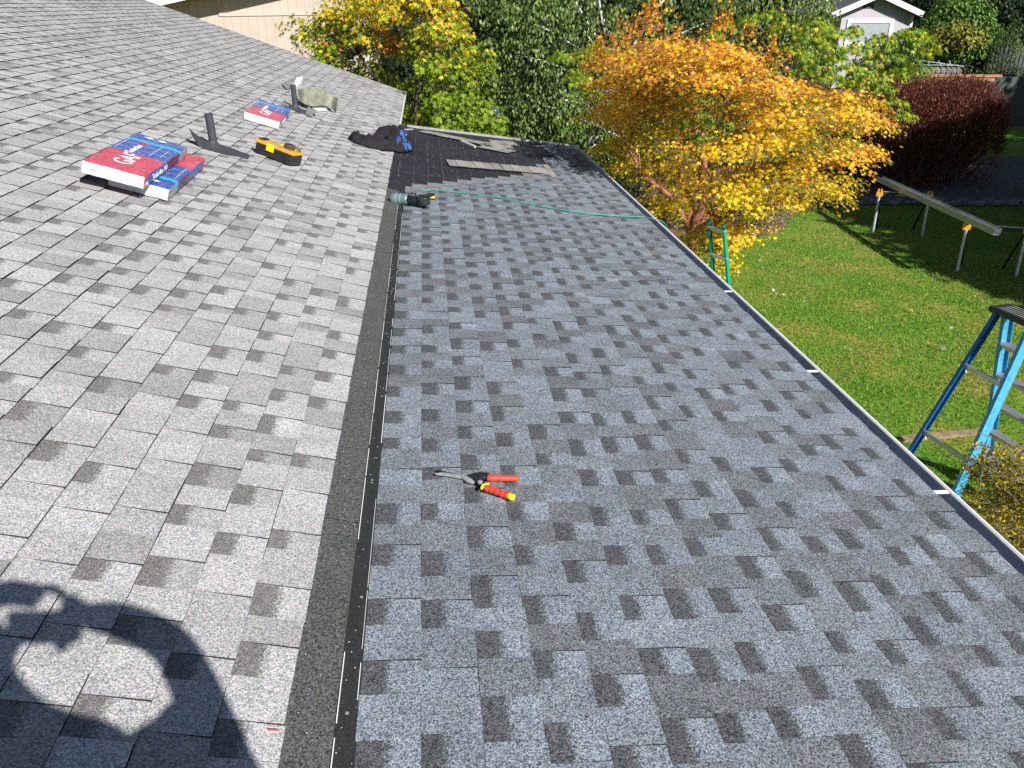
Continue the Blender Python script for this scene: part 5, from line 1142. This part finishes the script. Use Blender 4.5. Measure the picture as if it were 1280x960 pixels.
for i in range(9):
    q = atY(1144 + i * 6.6, 90, Yt + .5); bmm = bmesh.new(); bmesh.ops.create_icosphere(bmm, subdivisions=2, radius=1); me = bpy.data.meshes.new('rounded_stone')
    for v in bmm.verts: v.co = Vector((v.co.x * .12, v.co.y * .12, v.co.z * .16)) * (1 + .12 * mnoise.noise(v.co * 2 + q))
    bmm.to_mesh(me); bmm.free(); me.materials.append(M_STONE); o = bpy.data.objects.new('rounded_stone', me); o.location = q; link(o); tag(o, 'rounded grey stone in the row above the timber edging', 'stone', 'rounded stones in a row above the timber edging')
wt = empty('wire_trellis', (17.5, Yt + 1, GROUND), 0, 'low wire frame standing above the rounded stones', 'trellis')
def pxbar(pts, Y, r_, mat, parent, name): mb = MB(); [mb.bar(atY(*a_, Y), atY(*b_, Y), r_, r_) for a_, b_ in pts]; return sub(mb.build(name, mat, parent), parent)
pxbar([((1140, 74), (1205, 83))], Yt + 1, .03, M_GALV, wt, 'rail'); pxbar([((1142, 81), (1198, 81.5))], Yt + .8, .025, M_GALV, wt, 'rail')
for x0 in (1150, 1163, 1177, 1190): pxbar([((x0, 84), (x0 - 4, 75.5))], Yt + .9, .022, M_GALV, wt, 'stay')
pxbar([((1140, 92), (1143, 68))], Yt + .9, .04, M_BARK, wt, 'post')
fn = empty('board_fence', (22, 29, GROUND), 0, 'grey weathered board fence at the right edge', 'fence')
for i in range(26):
    x0 = 1238 + i * 5.2; a_, b_ = atY(x0, 92, 29), atY(x0 + 4.9, 57 + random.uniform(-.5, .5), 29)
    sub(MB().box((a_.x, 29 + random.uniform(0, .02), a_.z), (b_.x, 29.04, b_.z)).build('board', M_FENCE, fn), fn)
a_, b_ = atY(1232, 93, 28.9), atY(1375, 90, 28.9); sub(MB().box((a_.x, 28.9, a_.z), (b_.x, 29.0, b_.z)).build('rail', M_FENCE, fn), fn)
a_, b_ = atY(1236, 60, 29.1), atY(1239, 93, 29.1)
for x0 in (1240, 1290, 1340): a_ = atY(x0, 57, 29.05); sub(MB().box((a_.x, 29.05, GROUND), (a_.x + .1, 29.15, a_.z)).build('post', M_FENCE, fn), fn)

# ------------------------------------------------------------------ the photographer, behind the camera: only the shadow is in view
person = empty('person', (.5, -.4, roof_z(.5)), 0, 'person in a grey shirt and jeans holding up a phone to take the picture', 'person')
def skin(name, verts, edges, mat, root_i=0, sub_=2):
    me = bpy.data.meshes.new(name); me.from_pydata([v[:3] for v in verts], edges, []); me.materials.append(mat); o = bpy.data.objects.new(name, me); link(o, person)
    o.matrix_parent_inverse = Matrix.Translation(-Vector(person.location)); md = o.modifiers.new('skin', 'SKIN'); md.use_smooth_shade = True
    for i, v in enumerate(verts): me.skin_vertices[0].data[i].radius = (v[3], v[4] if len(v) > 4 else v[3])
    me.skin_vertices[0].data[root_i].use_root = True; s_ = o.modifiers.new('sub', 'SUBSURF'); s_.levels = sub_; s_.render_levels = sub_; return o
z0 = roof_z(.45)
Vb = [(.44, -.40, .84, .18, .13), (.42, -.31, 1.00, .19, .12), (.42, -.20, 1.14, .20, .10), (.37, -.175, 1.26, .10, .075), (.31, -.17, 1.345, .052), (.245, -.16, 1.45, .074, .085), (.235, -.15, 1.52, .074, .085),
      (.60, -.13, 1.225, .072), (.665, -.12, 1.30, .060), (.625, -.06, 1.42, .054), (.53, -.04, 1.480, .048), (.43, -.035, 1.502, .034),
      (.25, -.22, 1.17, .062), (.10, -.20, 1.12, .048), (.01, -.10, 1.24, .042), (.09, -.05, 1.40, .036), (.16, -.035, 1.48, .030),
      (.56, -.44, .74, .095), (.58, -.34, .38, .068), (.56, -.46, .03, .045), (.58, -.34, -.01, .04, .035),
      (.36, -.44, .74, .095), (.30, -.30, .40, .068), (.26, -.46, .05, .045), (.24, -.34, .03, .04, .035), (.66, -.16, 1.10, .085), (.60, -.22, .98, .09)]
Eb = [(0, 1), (1, 2), (2, 3), (3, 4), (4, 5), (5, 6), (2, 7), (7, 8), (8, 9), (9, 10), (10, 11), (2, 12), (12, 13), (13, 14), (14, 15), (15, 16), (0, 17), (17, 18), (18, 19), (19, 20), (0, 21), (21, 22), (22, 23), (23, 24), (7, 25), (25, 26)]
body = skin('body', Vb, Eb, M_SHIRT)
# face, hair, jeans
hd_ = Vector((.24, -.155, 1.485)); bmm = bmesh.new(); bmesh.ops.create_uvsphere(bmm, u_segments=20, v_segments=14, radius=1)
for v in bmm.verts:
    c = v.co.copy(); nose = math.exp(-((c.x) ** 2 + (c.z + .1) ** 2) / .03) * max(0, c.y) * .22; eye = math.exp(-((abs(c.x) - .38) ** 2 + (c.z - .08) ** 2) / .02) * max(0, c.y) * .06
    jaw = 1 - max(0, -c.z - .2) * .35; v.co = Vector((c.x * .080 * jaw, c.y * .098 * (1 + nose - eye), c.z * .118)) + hd_
me = bpy.data.meshes.new('head'); bmm.to_mesh(me); bmm.free(); me.materials.append(M_SKIN); [setattr(p_, 'use_smooth', True) for p_ in me.polygons]; sub(link(bpy.data.objects.new('head', me), person), person)
bmm = bmesh.new(); bmesh.ops.create_uvsphere(bmm, u_segments=20, v_segments=14, radius=1); bmesh.ops.delete(bmm, geom=[v for v in bmm.verts if v.co.z < -.15 + .5 * max(0, v.co.y)], context='VERTS')
for v in bmm.verts: v.co = Vector((v.co.x * .087, v.co.y * .105, v.co.z * .125)) + hd_ + Vector((0, -.006, .004))
me = bpy.data.meshes.new('hair'); bmm.to_mesh(me); bmm.free(); me.materials.append(M_HAIR); sub(link(bpy.data.objects.new('hair', me), person), person)
Vj = [(.48, -.42, .86, .158, .128), (.58, -.44, .74, .102), (.60, -.34, .38, .076), (.58, -.46, .08, .058), (.38, -.44, .74, .102), (.32, -.30, .40, .076), (.28, -.46, .10, .058)]
skin('jeans', Vj, [(0, 1), (1, 2), (2, 3), (0, 4), (4, 5), (5, 6)], M_JEAN, sub_=1)
def hand(wx, dirx, fingers, thumb):
    w = Vector(wx); V = [(*w, .024, .016), (*(w + Vector(dirx) * .045), .034, .014), (*(w + Vector(dirx) * .08), .036, .012)]; E_ = [(0, 1), (1, 2)]
    for base, mid, tip in fingers:
        k = len(V); V += [(*base, .0125), (*mid, .0125), (*tip, .0105)]; E_ += [(2, k), (k, k + 1), (k + 1, k + 2)]
    k = len(V); V += [(*thumb[0], .011), (*thumb[1], .009)]; E_ += [(1, k), (k, k + 1)]
    return skin('hand', V, E_, M_SKIN, sub_=1)
# phone: behind the lens, square to the view
PT = Matrix(((CR.x, CU.x, -CF.x, 0), (CR.y, CU.y, -CF.y, 0), (CR.z, CU.z, -CF.z, 0), (0, 0, 0, 1))); PT = Matrix.Translation(CAM - CF * .012) @ PT
ph = empty('phone', (0, 0, 0), 0, 'black phone held sideways in both hands of the photographer', 'phone'); ph.matrix_world = PT
MB().box((-.035, -.055, 0), (.125, .020, .008)).build('case', M_BLK, ph, bevel=.003); MB().box((-.031, -.051, .0082), (.121, .016, .0088)).build('screen', M_GLASS, ph)
pw = lambda x_, y_, z_: (PT @ Vector((x_, y_, z_)))
hand((.455, -.035, 1.503), (-.72, .1, .40), [(pw(.115, .055, .02), pw(.08, .075, .01), pw(.03, .075, .005)), (pw(.12, .030, .02), pw(.124, .026, -.006), pw(.09, .012, -.009)), (pw(.125, -.01, .02), pw(.13, -.014, -.006), pw(.10, -.016, -.009)), (pw(.122, -.03, .02), pw(.126, -.036, -.006), pw(.104, -.036, -.009))], (pw(.10, -.065, .03), pw(.085, -.035, .018)))
hand((.15, -.04, 1.475), (.72, .10, .72), [((.225, -.025, 1.586), (.290, -.012, 1.592), (.365, -.008, 1.562)), ((.22, -.02, 1.562), (.285, -.012, 1.566), (.350, -.008, 1.540)), ((.21, -.02, 1.538), (.27, -.012, 1.540), (.330, -.008, 1.518)), (pw(-.038, -.045, .02), pw(-.042, -.048, -.004), pw(-.028, -.045, -.009))], (pw(-.01, -.07, .03), pw(.0, -.045, .016)))
